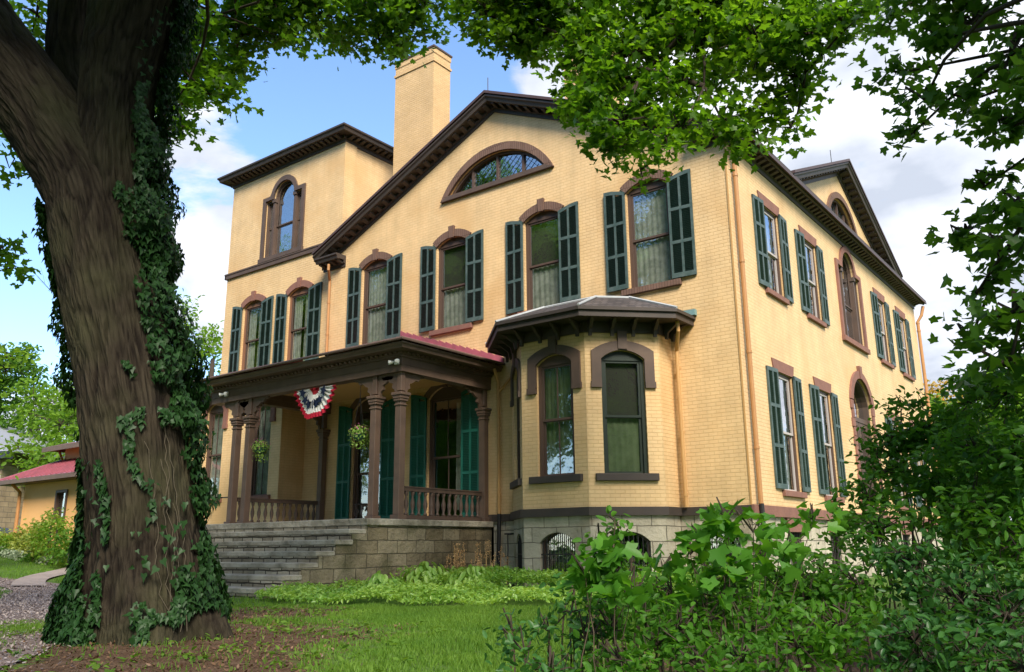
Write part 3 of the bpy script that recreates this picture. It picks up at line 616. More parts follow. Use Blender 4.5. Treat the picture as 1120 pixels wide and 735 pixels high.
def seg_window(name, loc, rotz, hw, zs, rise, hood='ring', hood_m=None, frame_m=None, sash_m=None, glass=None, shutters=None, sill=.14, meet=.5, curtains='low', cm='curtain', sill_m=None, bar=True, angles=(6, 6), hood_t=.21):
    frame_m = frame_m or M['sash']; mb = MB()
    o = [(-hw, 0)]+arc(hw, zs, rise)+[(hw, 0)]; n = len(o); zt = zs-.02
    iw = hw-.075
    inn = [(-iw, .0)]+[(-iw+2*iw*i/(n-3), zt) for i in range(n-2)]+[(iw, .0)]
    mb.ring(o, inn, .07, .2)
    w = mb.build(name, frame_m, house, loc=Vector(loc)+HOFF, rotz=rotz)
    sash_parts(w, iw, .0, zt, sash_m or M['sash'], glass or M['glass'], meet=meet, cw=curtains, cm=cm, bar=bar)
    hm = hood_m or M['hood']
    if hood == 'ring':
        k = hood_t; a = arc(hw+.005, zs-.0, rise); Rr = (hw*hw+rise*rise)/(2*rise); b = [(u*(1+k/Rr), (v-(zs+rise-Rr))*(1+k/Rr)+zs+rise-Rr) for u, v in a]
        h = MB().ring(a, b, -.045, .01); h.prism([(-.07, zs+rise-.03), (-.10, zs+rise+k+.1), (.10, zs+rise+k+.1), (.07, zs+rise-.03)], -.075, .012); h.build('hood', hm, w)
    elif hood == 'legs':
        k = .21; drop = .52; a = [(-hw, zs-drop)]+arc(hw, zs, rise)+[(hw, zs-drop)]; b = [(-hw-k, zs-drop)]+arc(hw+k, zs+.17, rise+.03)+[(hw+k, zs-drop)]
        h = MB().ring(a, b, -.05, .01); h.prism([(-.10, zs+rise+.02), (-.10, zs+rise+.40), (.10, zs+rise+.40), (.10, zs+rise+.02)], -.08, .012)
        h.box(-hw-k-.02, -hw+.0, -.065, .01, zs-drop-.1, zs-drop+.03); h.box(hw, hw+k+.02, -.065, .01, zs-drop-.1, zs-drop+.03); h.build('hood', hm, w)
    if sill: MB().box(-hw-.19, hw+.19, -.09, .16, -sill, -.001).build('sill', sill_m or M['sandstone'], w, bevel=.008)
    if shutters:
        sw, h0, h1, m, z = shutters
        for side, an in ((-1, angles[0]), (1, angles[1])):
            s = shutter_mesh(sw, h0, h1, side, m=m).build('shutter', m, w); s.location = (side*(hw+.0), -.075, z); s.rotation_euler = (0, 0, side*R(an))
    return w
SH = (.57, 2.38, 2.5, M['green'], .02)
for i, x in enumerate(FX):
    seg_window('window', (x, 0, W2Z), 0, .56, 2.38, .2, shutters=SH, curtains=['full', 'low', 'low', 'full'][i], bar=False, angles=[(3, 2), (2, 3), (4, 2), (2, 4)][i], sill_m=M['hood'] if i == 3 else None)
for i, x in enumerate(TX):
    seg_window('window', (x, TY, W2Z), 0, .56, 2.38, .2, shutters=SH, curtains='pair', bar=False, angles=[(3, 2), (2, 4)][i], hood_m=M['sandstone'], frame_m=mat('brown_jamb', (.2, .1, .06), .6) if i == 0 else bpy.data.materials['brown_jamb'])
for i, x in enumerate((-17.75, -15.3)):
    seg_window('window', (x, WY, .85), 0, .47, 2.82, .26, hood='legs', hood_m=M['sandstone'], curtains='full', bar=True)
seg_window('bay_window', (-3.5, BY[1], .72), 0, .47, 2.40, .19, hood='legs', hood_m=M['brown'], sill_m=M['dark_brown'], curtains='full', cm='curtain_green', sill=.15, meet=.5)
seg_window('bay_window', (BX[2]+.57, BY[2]+.57, .72), PI/4, .47, 2.40, .19, hood='legs', hood_m=M['brown'], sill_m=M['dark_brown'], frame_m=M['sash_dark'], sash_m=M['sash_dark'], curtains='low', cm='curtain_green', sill=.15, meet=.5, bar=False)
seg_window('bay_window', (BX[0]+.57, BY[0]-.57, .72), -PI/4, .47, 2.40, .19, hood='legs', hood_m=M['brown'], sill_m=M['dark_brown'], curtains='full', cm='curtain_green', sill=.15)
# porch doorway and long window, with tall green shutters
PSH = (.58, 3.16, 3.3, M['green_bright'], .0)
w = seg_window('doorway', (-11.12, 0, .02), 0, .62, 3.12, .3, hood_m=M['porch_brown'], sill=0, shutters=PSH, curtains=None, glass=M['glass'], meet=.42, angles=(3, 2), hood_t=.17)
w2 = seg_window('long_window', (-8.2, 0, .02), 0, .62, 3.12, .3, hood_m=M['porch_brown'], sill=0, shutters=PSH, curtains=None, meet=.5, angles=(2, 3), hood_t=.17)
curtain_mb(.12, .52, .2, 3.0, .3, waves=3).build('curtain', M['curtain'], w2, smooth=True)
mb = MB(); mb.box(-.52, .52, .2, .24, 0, 2.5); mb.box(-.4, -.08, .18, .2, .25, 1.1); mb.box(.08, .4, .18, .2, .25, 1.1); mb.box(-.4, -.08, .18, .2, 1.3, 2.3); mb.box(.08, .4, .18, .2, 1.3, 2.3); d_ = mb.build('door', M['sash'], w)
MB().lathe([(.0, 0), (.03, .01), (.035, .04), (.02, .06)], (.42, .15, 1.05)).build('handle', mat('brass', (.6, .4, .12), .3, metal=1), d_)

# side windows
SSH = (.55, 2.16, 2.16, M['green'], .0); SSH2 = (.55, 2.66, 2.66, M['green'], .02)
def rect_window(name, y, z, h, sh, hs, cur):
    mb = MB().ring([(-.53, 0), (-.53, h), (.53, h), (.53, 0)], [(-.46, 0), (-.46, h-.06), (.46, h-.06), (.46, 0)], .03, .2)
    w = mb.build(name, M['sash'], house, loc=Vector((0, y, z))+HOFF, rotz=PI/2)
    sash_parts(w, .46, 0, h-.06, M['sash_pale'], M['glass_side'], y=.10, cw=cur, bar=False)
    MB().prism([(-.70, h+.27), (.70, h+.27), (.62, h+.003), (-.62, h+.003)], -.03, .03).build('lintel', M['sandstone'], w)
    MB().box(-.69, .69, -.08, .16, -.13, -.001).build('sill', M['sandstone'], w, bevel=.008)
    sw, h0, h1, m, dz = sh
    for side, an in ((-1, 4), (1, 3)):
        s = shutter_mesh(sw, h0, h1, side, m=m).build('shutter', m, w); s.location = (side*.53, -.06, dz); s.rotation_euler = (0, 0, side*R(an))
    return w
for i, y in enumerate(SY): rect_window('side_window', y, 5.0, 2.12, SSH, .7, ['full', 'low', 'full', 'low'][i])
for i, y in enumerate(SY): rect_window('side_window', y, .42, 2.66, SSH2, .7, 'low')

def palladian(name, loc, rotz, H, h, zs, r, hm, fm):
    out = [(-H, 0), (-H, zs), (-h, zs)]+arc(h, zs, r)[1:-1]+[(h, zs), (H, zs), (H, 0)]
    inn = [(-H+.06, 0), (-H+.06, zs-.07), (-h+.05, zs-.07)]+arc(h-.05, zs-.0, r-.05)[1:-1]+[(h-.05, zs-.07), (H-.06, zs-.07), (H-.06, 0)]
    mb = MB().ring(out, inn, .05, .2)
    for s in (-1, 1):
        mb.box(s*h-.05, s*h+.05, .0, .19, .0, zs-.0); mb.box(s*h-.08, s*h+.08, -.03, .195, zs-.12, zs+.002)
    w = mb.build(name, fm, house, loc=Vector(loc)+HOFF, rotz=rotz)
    # sashes: centre and sidelights
    mb = MB(); st = .045; zm = zs*.52
    mb.ring([(-h+.06, 0), (-h+.06, zm), (h-.06, zm), (h-.06, 0)], [(-h+.06+st, st), (-h+.06+st, zm-st), (h-.06-st, zm-st), (h-.06-st, st)], .13, .17, closed=True)
    a = [(-h+.06, zm)]+arc(h-.06, zs, r-.06)+[(h-.06, zm)]; b = [(-h+.06+st, zm+st)]+arc(h-.06-st, zs, r-.06-st)+[(h-.06-st, zm+st)]
    mb.ring(a, b, .10, .14, closed=True)
    for s in (-1, 1):
        x0, x1 = sorted((s*(h+.07), s*(H-.06))); mb.ring([(x0, 0), (x0, zs-.07), (x1, zs-.07), (x1, 0)], [(x0+.03, .04), (x0+.03, zs-.11), (x1-.03, zs-.11), (x1-.03, .04)], .12, .16, closed=True)
        mb.box(x0, x1, .11, .15, zm-.02, zm+.02)
    mb.build('sash', fm, w)
    p = MB(); p.prism([(-h+.06, 0), (-h+.06, zs)]+arc(h-.06, zs, r-.06)[1:-1]+[(h-.06, zs), (h-.06, 0)], .150, .152)
    for s in (-1, 1): x0, x1 = sorted((s*(h+.07), s*(H-.06))); p.box(x0, x1, .140, .142, 0, zs-.07)
    p.build('pane', M['glass'], w)
    MB().box(-h+.1, h-.1, .3, .305, 0, zm).build('shade', M['shade'], w)
    k = .15
    a = [(-H, 0), (-H, zs+.0), (-h-.0, zs+.0)]+arc(h, zs, r)[1:-1]+[(h, zs), (H, zs), (H, 0)]
    b = [(-H-k, 0), (-H-k, zs+k*.9), (-h-k*1.25, zs+k*.9)]+arc(h+k, zs+.08, r+k-.05)[1:-1]+[(h+k*1.25, zs+k*.9), (H+k, zs+k*.9), (H+k, 0)]
    MB().ring(a, b, -.06, .01).build('surround', hm, w)
    MB().box(-H-k-.03, H+k+.03, -.10, .2, -.15, -.001).build('sill', hm, w)
    return w
palladian('tower_window', (-16.03, TY, 9.0), 0, .98, .56, 2.12, .56, M['brown'], M['brown'])
palladian('arched_side_window', (0, 8.77, 5.0), PI/2, 1.08, .62, 2.16, .62, M['sandstone'], M['brown'])
# big arched doorway on the side
def side_door():
    out = [(-.95, 0)]+arc(.95, 3.08, .72)+[(.95, 0)]; inn = [(-.86, 0)]+arc(.86, 3.08, .64)+[(.86, 0)]
    w = MB().ring(out, inn, .06, .22).build('side_doorway', M['brown'], house, loc=Vector((0, 8.77, .12))+HOFF, rotz=PI/2)
    mb = MB(); mb.box(-.86, .86, .12, .2, 2.55, 2.68)
    for s in (-1, 1):
        x0, x1 = sorted((s*.02, s*.86)); mb.ring([(x0, 0), (x0, 2.55), (x1, 2.55), (x1, 0)], [(x0+.1, .7), (x0+.1, 2.44), (x1-.1, 2.44), (x1-.1, .7)], .14, .2, closed=True)
        mb.box(x0+.1, x1-.1, .15, .19, .1, .68)
    mb.build('door', M['brown'], w)
    mb = MB(); mb.prism([(-.86, 0), (-.86, 3.08)]+arc(.86, 3.08, .64)[1:-1]+[(.86, 3.08), (.86, 0)], .2, .203); mb.build('pane', M['glass_side'], w)
    k = .24; a = arc(.95, 3.08, .72); b = arc(.95+k, 3.08, .72+k-.02)
    h = MB().ring(a, b, -.06, .01); h.prism([(-.09, 3.78), (-.13, 4.16), (.13, 4.16), (.09, 3.78)], -.09, .012); h.build('hood', M['sandstone'], w)
    for i in range(12):
        z = .0+i*.255; kk = k if i % 2 else k-.07
        for s in (-1, 1):
            x0, x1 = sorted((s*.95, s*(.95+kk))); MB().box(x0, x1, -.05, .01, z+.006, z+.249).build('quoin', M['sandstone'], w, bevel=.006)
side_door()
# lunettes
def lunette(loc, rotz, hw, rise, k, name='lunette'):
    Rr = (hw*hw+rise*rise)/(2*rise)
    w = MB().ring(arc(hw, 0, rise, 20), arc(hw-.10, .0, rise-.07, 20), .06, .2).build(name, M['sash'], house, loc=Vector(loc)+HOFF, rotz=rotz)
    mb = MB(); mb.box(-hw+.02, hw-.02, .08, .18, 0, .07)
    for x in (-hw*.52, 0, hw*.52):
        t = rise-(Rr-math.sqrt(Rr*Rr-x*x)); mb.box(x-.03, x+.03, .08, .17, .0, t-.03)
    mb.build('mullions', M['sash'], w)
    mb = MB()
    for i in range(-14, 15):                                       # lead lattice
        for s in (-1, 1):
            x = i*.2
            pts = []
            for j in range(13):
                u = x+s*j*.075; v = .05+j*.07
                if abs(u) < hw-.12 and v < rise-.05-(Rr-math.sqrt(Rr*Rr-u*u)): pts.append((u, .135, v))
            if len(pts) > 1: mb.tube([pts[0], pts[-1]], .006, 4)
    mb.build('lattice', M['sash_dark'], w)
    MB().prism(arc(hw-.08, .03, rise-.06, 20), .14, .142).build('pane', M['glass'], w)
    a = arc(hw, 0, rise, 20); b = arc(hw+k, -.12, rise+k*.8+.12, 20)
    MB().ring(a, b, -.07, .01).build('hood', M['hood'], w)
    MB().prism([(-hw-k+.01, -.13), (-hw-.02, -.003), (hw+.02, -.003), (hw+k-.01, -.13)], -.09, .16).build('sill', M['brown'], w)
lunette((-6.49, 0, 8.82), 0, 1.66, .86, .27)
lunette((0, 8.77, 8.75), PI/2, 1.3, .72, .24)

# ---- cornices
def cornice(mb, p0, p1, outd, prof, m0=0, m1=0):
    """profile (out, up) swept from p0 to p1; m0/m1 lengthen the ends in proportion to the projection (mitres)"""
    p0, p1, outd = Vector(p0), Vector(p1), Vector(outd); t = (p1-p0).normalized(); up = Vector((0, 0, 1)); n = len(prof)
    vs = [p0+outd*a+up*b-t*m0*a for a, b in prof]+[p1+outd*a+up*b+t*m1*a for a, b in prof]
    fs = [(i, (i+1) % n, (i+1) % n+n, i+n) for i in range(n)]
    tr = tessellate_polygon([[Vector((a, b, 0)) for a, b in prof]]); fs += [tuple(x) for x in tr]+[tuple(i+n for i in reversed(x)) for x in tr]
    mb.add(vs, fs)
def modillions(mb, p0, p1, outd, sp, w, a0, a1, b0, b1):
    p0, p1, outd = Vector(p0), Vector(p1), Vector(outd); d = p1-p0; n = max(1, round(d.length/sp)); t = d.normalized(); up = Vector((0, 0, 1))
    for i in range(n):
        c = p0+d*((i+.5)/n)
        vs = [c+t*(w/2*s)+outd*a+up*b for s in (-1, 1) for a, b in ((a0, b0), (a1, b0+(b1-b0)*.45), (a1, b1), (a0, b1))]
        mb.add(vs, [(0, 1, 2, 3), (7, 6, 5, 4), (0, 4, 5, 1), (1, 5, 6, 2), (2, 6, 7, 3), (3, 7, 4, 0)])
PROF = [(0, -.06), (.035, -.06), (.035, .04), (.08, .06), (.08, .155), (.31, .155), (.31, .13), (.36, .14), (.385, .22), (.43, .26), (.43, .31), (0, .31)]
def eave(name, p0, p1, outd, m0=0, m1=0, sp=.27, s=1.0, mat_='dark_brown'):
    mb = MB(); cornice(mb, p0, p1, outd, [(a*s, b*s) for a, b in PROF], m0, m1); modillions(mb, p0, p1, outd, sp, .12*s, .075*s, .30*s, .045*s, .16*s); return hp(mb, name, M[mat_])
ZE = 8.0
eave('eave_cornice', (0, -.0, ZE), (0, 17.53, ZE), (.9, 0, 0), 1, 1)
eave('eave_cornice', (-13, 17.53, ZE), (-13, 0, ZE), (-.9, 0, 0), 1, 1)
def rake(name, a, b, outd, s=1.0, m1=0):
    return eave(name, a, b, outd, 0, m1, .3, s)
rake('rake_cornice', (-13.42, -.001, ZE-.19+.0), (-6.5, -.001, 10.95), (0, -1, 0)); rake('rake_cornice', (-6.5, -.001, 10.95), (.42, -.001, ZE-.19), (0, -1, 0))
rake('rake_cornice', (-.001, 3.35, 7.99), (-.001, 8.77, 10.35), (.95, 0, 0)); rake('rake_cornice', (-.001, 8.77, 10.35), (-.001, 14.19, 7.99), (.95, 0, 0))
# returns at the feet of the front gable
eave('cornice_return', (-13.35, -.002, ZE-.28), (-12.35, -.002, ZE-.28), (0, -1, 0), 0, 0, .25, .95)
eave('cornice_return', (-.75, -.002, ZE-.0), (-.0, -.002, ZE-.0), (0, -1, 0), 0, .9, .25, .95)
# roofs
mb = MB(); s_ = 2.95/6.5
def slope(mb, pts, th=.08): n = len(pts); mb.add([(x, y, z) for x, y, z in pts]+[(x, y, z-th) for x, y, z in pts], [tuple(range(n)), tuple(range(2*n-1, n-1, -1))]+[(i, (i+1) % n, (i+1) % n+n, i+n) for i in range(n)])
top = 10.95+.345+.07; ex = 6.5+.41
slope(mb, [(-6.5, -.47, top), (-6.5, 17.9, top), (-6.5+ex, 17.9, top-ex*s_), (-6.5+ex, -.47, top-ex*s_)])
slope(mb, [(-6.5, -.47, top), (-6.5-ex, -.47, top-ex*s_), (-6.5-ex, 17.9, top-ex*s_), (-6.5, 17.9, top)])
gt = 10.35+.345+.06; gs = .4356; gx = 5.45
slope(mb, [(.44, 8.77, gt), (.44, 8.77-gx, gt-gx*gs), (-5.0, 8.77-gx, gt-gx*gs), (-5.8, 8.77, gt)]); slope(mb, [(.44, 8.77, gt), (-5.8, 8.77, gt), (-5.0, 8.77+gx, gt-gx*gs), (.44, 8.77+gx, gt-gx*gs)])
hp(mb, 'roof', M['tin_dark'])
mb = MB()
for x, y, z in ((-6.5, -.3, top), (-.1, 8.77, gt), (-3.2, 8.77, gt)): mb.tube([(x, y, z), (x, y, z+.45)], .012, 6)
hp(mb, 'lightning_rod', M['iron'])
# tower trim
TT = 12.25
for a, b, o in (((-19.05, TY, TT), (-13.05, TY, TT), (0, -1, 0)), ((-13.05, TY, TT), (-13.05, 6.4, TT), (1, 0, 0)), ((-19.05, 6.4, TT), (-19.05, TY, TT), (-1, 0, 0)), ((-13.05, 6.4, TT), (-19.05, 6.4, TT), (0, 1, 0))):
    eave('tower_cornice', a, b, o, 1, 1, .24, 1.05)
hp(MB().add([(-19.5, -.1, TT+.33), (-12.6, -.1, TT+.33), (-12.6, 6.85, TT+.33), (-19.5, 6.85, TT+.33), (-16.05, 3.3, TT+.8)], [(0, 1, 4), (1, 2, 4), (2, 3, 4), (3, 0, 4), (3, 2, 1, 0)]), 'tower_roof', M['tin_dark'])
mb = MB(); mb.box(-19.1, -13.0, TY-.07, TY-.002, 8.66, 8.85); mb.box(-19.12, -13.0, TY-.09, TY-.001, 8.80, 8.852); mb.box(-19.12, -19.051, TY-.07, 6.4, 8.66, 8.85); mb.box(-13.049, -12.99, TY-.07, 6.4, 8.66, 8.85)
hp(mb, 'belt_course', M['brown'])
# chimneys
def chimney(x0, x1, y0, y1, zt):
    mb = MB(); mb.box(x0, x1, y0, y1, 7.5, zt-.12); mb.box(x0-.035, x1+.035, y0-.035, y1+.035, zt-.62, zt-.54); mb.box(x0-.02, x1+.02, y0-.02, y1+.02, zt-.30, zt-.121)
    c = hp(mb, 'chimney', M['chimney_brick']); MB().box(x0-.05, x1+.05, y0-.05, y1+.05, zt-.12, zt-.06).build('cap', M['sash'], c)
chimney(-11.64, -9.93, 1.2, 2.0, 15.02); chimney(-6.15, -4.55, 3.0, 3.8, 13.9)
# bay cornice and roof
mb = MB(); o0 = bay_poly(.04); o1 = bay_poly(.10)
ringwall(mb, bay_poly(0.005), bay_poly(.05), 3.68, 3.95); ringwall(mb, bay_poly(.003), bay_poly(.53), 3.92, 3.97); ringwall(mb, bay_poly(.50), bay_poly(.56), 3.90, 4.05); ringwall(mb, bay_poly(.52), bay_poly(.61), 4.03, 4.10)
hp(mb, 'bay_cornice', M['dark_brown'])
mb = MB(); P_ = bay_poly(.04)
def bracket(mb, x, y, nx, ny, z, l=.42, h=.34, w=.07):
    prof = [(0, 0), (.05, -h), (.1, -h), (.12, -h*.6), (l*.5, -h*.42), (l*.8, -h*.12), (l, -.02), (l, 0)]
    mb.prism(prof, -w/2, w/2, lambda u, v, d: (x+nx*u-ny*d, y+ny*u+nx*d, z+v))
for i in range(1, 4):
    (xa, ya), (xb, yb) = P_[i], P_[i+1]; l = math.hypot(xb-xa, yb-ya); nx, ny = (yb-ya)/l, -(xb-xa)/l
    for t in (.07, .36, .64, .93): mb = MB(); bracket(mb, xa+(xb-xa)*t, ya+(yb-ya)*t, nx, ny, 3.93); hp(mb, 'bay_bracket', M['dark_brown'])
for y in (-.15, -.45): mb = MB(); bracket(mb, BX[3]+.04, y, 1, 0, 3.93); hp(mb, 'bay_bracket', M['dark_brown'])

mb = MB(); a = bay_poly(.60); b = [(-4.95, -.003), (-4.75, -.55), (-4.25, -1.02), (-2.84, -1.02), (-2.30, -.5), (-2.1, -.003)]
mb.add([(u, v, 4.10) for u, v in a]+[(u, v, 4.66) for u, v in b]+[(u, v, 4.08) for u, v in a], [(i, i+1, i+7, i+6) for i in range(5)]+[(6, 7, 8, 9, 10, 11), (12, 13, 14, 15, 16, 17)]+[(i, i+12, i+13, i+1) for i in range(5)])
rf = hp(mb, 'bay_roof', M['slate'])
mb = MB()
for i in range(1, 5): mb.tube([(a[i][0], a[i][1], 4.12), (b[i][0], b[i][1], 4.68)], .03, 6)
for i in range(5): mb.tube([(b[i][0], b[i][1], 4.67), (b[i+1][0], b[i+1][1], 4.67)], .03, 6)
f_ = mb.build('ridge_flashing', M['lead'], rf)
mb = MB().box(-1.25, -.92, -.12, -.01, 4.12, 4.25); mb.build('gutter_box', mat('verdigris', (.16, .27, .27), .6), rf)

# ---- porch
PX0, PX1, PYF = -12.88, -6.80, -3.08; FL = -.12
mb = MB(); mb.box(-14.3, -6.6, -4.17, -.07, -1.6, FL-.14)
for i in range(1, 7): mb.box(-13.7, -6.6, -4.17-.41*i, -4.169-.41*(i-1), -1.6, FL-.215*i-.10)
ps = hp(mb, 'porch_base', M['porch_stone'])
mb = MB(); mb.box(-14.36, -6.54, -4.23, -.061, FL-.139, FL)
fl_ = hp(mb, 'porch_floor', M['step_stone'], bevel=.012)
for i in range(0, 7):
    y1 = -4.175-.41*(i-1)
    if i:
        z = FL-.215*i; rr = random.Random(i)
        t_ = MB().box(-13.75-.02*i, -6.58+rr.uniform(-.05, .03), y1-.46, y1+.01-.0, z-.099, z); hp(t_, 'step_tread', M['step_stone'], bevel=.015)
    r_ = MB().box(-13.7, -6.61, y1-.035-.41*(1 if i else 1)+.0, y1-.41, FL-.215*(i+1)+.001, FL-.215*i-.1) if i < 6 else MB().box(-13.7, -6.61, y1-.445, y1-.41, -1.6, FL-.215*6-.1)
    hp(r_, 'step_riser', M['riser_stone'])
hp(MB().box(-14.3, -6.61, -.07, -.063, FL, .04), 'porch_skirting', M['brown'])
def column_parts(x, y, wall=False):
    c = MB(); w = .088; c.box(-w, w, -w, w, .10, 2.62); c.box(-.13, .13, -.13, .13, 0, .10); c.box(-w+.02, w-.02, -w+.02, w-.02, 2.84, 3.28)
    col_ = c.build('porch_pilaster' if wall else 'porch_column', M['porch_brown'], house, loc=Vector((x, y, FL))+HOFF, bevel=.008)
    k = MB(); k.box(-.11, .11, -.11, .11, 2.50, 2.535); k.box(-.12, .12, -.12, .12, 2.60, 2.655); k.box(-.135, .135, -.135, .135, 2.655, 2.73); k.box(-.16, .16, -.16, .16, 2.73, 2.80)
    k.build('capital', M['porch_brown'], col_, bevel=.01)
    return col_
cols = [column_parts(PX1, PYF), column_parts(-7.60, PYF), column_parts(PX0, PYF), column_parts(-12.31, PYF), column_parts(PX1, -.13, True), column_parts(PX0, -.13, True)]
def spandrel(x, y, dx, dy, l=.62):
    prof = [(0, 0), (0, -.52), (.05, -.52), (.08, -.38), (.16, -.34), (.14, -.24), (.24, -.2), (.34, -.13), (.44, -.14), (.5, -.06), (l, -.05), (l, 0)]
    return MB().prism(prof, -.035, .035, lambda u, v, d: (x+dx*u-dy*d, y+dy*u+dx*d, FL+3.27+v))
for x, y, dx, dy, l in ((PX1-.1, PYF, -1, 0, .30), (-7.50, PYF, 1, 0, .30), (-7.70, PYF, -1, 0, .62), (-12.21, PYF, 1, 0, .62), (-12.41, PYF, -1, 0, .2), (PX0+.1, PYF, 1, 0, .2), (PX1, PYF+.1, 0, 1, .62), (PX1, -.25, 0, -1, .62), (PX0, PYF+.1, 0, 1, .62), (PX0, -.25, 0, -1, .62), (PX0-.1, PYF, -1, 0, .5)):
    hp(spandrel(x, y, dx, dy, l), 'porch_bracket', M['porch_brown'])
# entablature
mb = MB()
for (x0, x1, y0, y1) in ((PX0-1.05, PX1+.14, PYF-.14, PYF+.14), (PX1-.14, PX1+.14, PYF+.141, -.004), (PX0-.14, PX0+.14, PYF+.141, -.004)):
    mb.box(x0, x1, y0, y1, 3.15, 3.30); mb.box(x0-.012, x1+.012, y0-.012, y1+(.012 if y1 < -1 else 0), 3.30, 3.47)
ent = hp(mb, 'porch_entablature', M['porch_brown'])
mb = MB()
PP = [(0, 3.47), (.05, 3.47), (.05, 3.52), (.09, 3.52), (.09, 3.58), (.30, 3.60), (.30, 3.585), (.34, 3.59), (.36, 3.65), (.40, 3.68), (.40, 3.71), (0, 3.71)]
ax0, ax1, ay = PX0-1.05, PX1+.14, PYF-.14
cornice(mb, (ax0, ay, 0), (ax1, ay, 0), (0, -1, 0), PP, 1, 1); cornice(mb, (ax1, ay, 0), (ax1, -.004, 0), (1, 0, 0), PP, 1, 0); cornice(mb, (ax0, -.56, 0), (ax0, ay, 0), (-1, 0, 0), PP, 0, 1)
modillions(mb, (ax0, ay, 0), (ax1, ay, 0), (0, -1, 0), .15, .075, .085, .15, 3.52, 3.575); modillions(mb, (ax1, ay, 0), (ax1, -.01, 0), (1, 0, 0), .15, .075, .085, .15, 3.52, 3.575)
hp(mb, 'porch_cornice', M['porch_brown'])
hp(MB().box(ax0-.1, ax1-.02, ay+.02, -.005, 3.48, 3.53), 'porch_ceiling', mat('ochre_ceiling_paint', (.62, .38, .15), .7))
# porch roof: hipped, standing seams, painted red
e0, e1, ef = ax0-.42, ax1+.42, ay-.42; zr = 3.77; sl = .30; dpt = -ef; rise = dpt*sl
mb = MB(); rise = 1.24; hx = e1-3.65
V = [(e0, ef, zr), (e1, ef, zr), (e1, -.003, zr), (hx, -.003, zr+rise), (e0+.2, -.003, zr+rise), (e0+.2, -.003, zr)]
mb.add(V+[(x, y, z-.03) for x, y, z in V[:3]], [(0, 1, 3, 4), (1, 2, 3), (0, 4, 5), (0, 6, 7, 1), (1, 7, 8, 2)])
pr_ = hp(mb, 'porch_roof', M['tin'])
mb = MB()
n = 22
for i in range(n):
    x = e0+.3+(e1-.2-e0-.3)*i/(n-1); t = 1.0 if x < hx else (e1-x)/(e1-hx)
    yb = ef; mb.tube([(x, ef, zr+.02), (x, ef*(1-t), zr+rise*t+.02)], .018, 6)
n = 14
for i in range(1, n):
    y = ef*(1-i/n); t = 1-abs(y)/abs(ef); mb.tube([(e1, y, zr+.02), (e1-(e1-hx)*(i/n), y, zr+rise*(i/n)+.02)], .022, 6)
mb.tube([V[1], V[3]], .035, 6)
mb.build('standing_seam', M['tin'], pr_)
# scalloped edge where the tin meets the brick
mb = MB()
for i in range(15):
    t = i/15; x0 = e1-(e1-hx)*t; x1 = e1-(e1-hx)*(t+1/15); z0 = zr+rise*t
    mb.prism([(x0, z0-.02), (x1, z0-.02), (x1, z0+.30), (x0, z0+.17)], -.05, -.004)
mb.build('wall_flashing', M['tin'], pr_)
gt_ = MB().tube([(e0, ef-.03, zr-.01), (e1+.03, ef-.03, zr-.01), (e1+.03, -.02, zr-.01)], .035, 8).build('gutter', mat('gutter_paint', (.14, .09, .07), .5), pr_)
# balustrades
bal_me = MB().lathe([(.045, 0), (.045, .04), (.02, .07), (.05, .20), (.052, .26), (.022, .40), (.03, .43), (.045, .47), (.045, .52)], n=8).build('baluster', M['brown'], house, smooth=True)
bal_mesh = bal_me.data; bpy.data.objects.remove(bal_me)
def balustrade(x, y0, y1, light):
    m = M['brown']; mb = MB(); mb.box(-.05, .05, y0, y1, .62, .70); mb.box(-.065, .065, y0, y1, .70, .725); mb.box(-.05, .05, y0, y1, .02, .10); mb.box(-.04, .04, (y0+y1)/2-.05, (y0+y1)/2+.05, -.0, .02)
    b = mb.build('balustrade', m, house, loc=Vector((x, 0, FL))+HOFF)
    n = 13
    for i in range(n): c = link('baluster', bal_mesh, b, (0, y0+(y1-y0)*(i+.5)/n, .10))
balustrade(PX1, PYF+.13, -.26, 0); balustrade(PX0, PYF+.13, -.26, 1)
# handrail beside the steps
mb = MB(); pts = [(-13.45, -3.0, .62), (-13.45, -4.3, .62), (-13.45, -6.4, -.55)]; mb.tube(pts, .02, 8); mb.tube([(-13.45, -4.3, FL), (-13.45, -4.3, .62)], .016, 8); mb.tube([(-13.45, -6.35, -1.5), (-13.45, -6.35, -.52)], .016, 8); mb.tube([(-13.45, -3.0, .62), (-12.98, -3.0, .62)], .016, 8)
hp(mb, 'handrail', M['iron'])
# floodlights on the porch corners
for x in (PX1+.02, PX0-.35):
    mb = MB(); mb.lathe([(.05, 0), (.05, .03), (.0, .03)], n=10); mb.tube([(0, 0, .02), (.0, -.0, .06)], .02)
    f = MB().box(-.06, .06, -.02, .03, -.06, .06).build('floodlight', M['white'], house, loc=Vector((x, PYF-.175, 3.36))+HOFF)
    for s in (-1, 1):
        l = MB().lathe([(.02, 0), (.035, .03), (.055, .12), (.05, .13)], n=12).build('lamp_head', M['white'], f, smooth=True); l.rotation_euler = (R(100), 0, R(38*s)); l.location = (s*.06, -.03, .0)
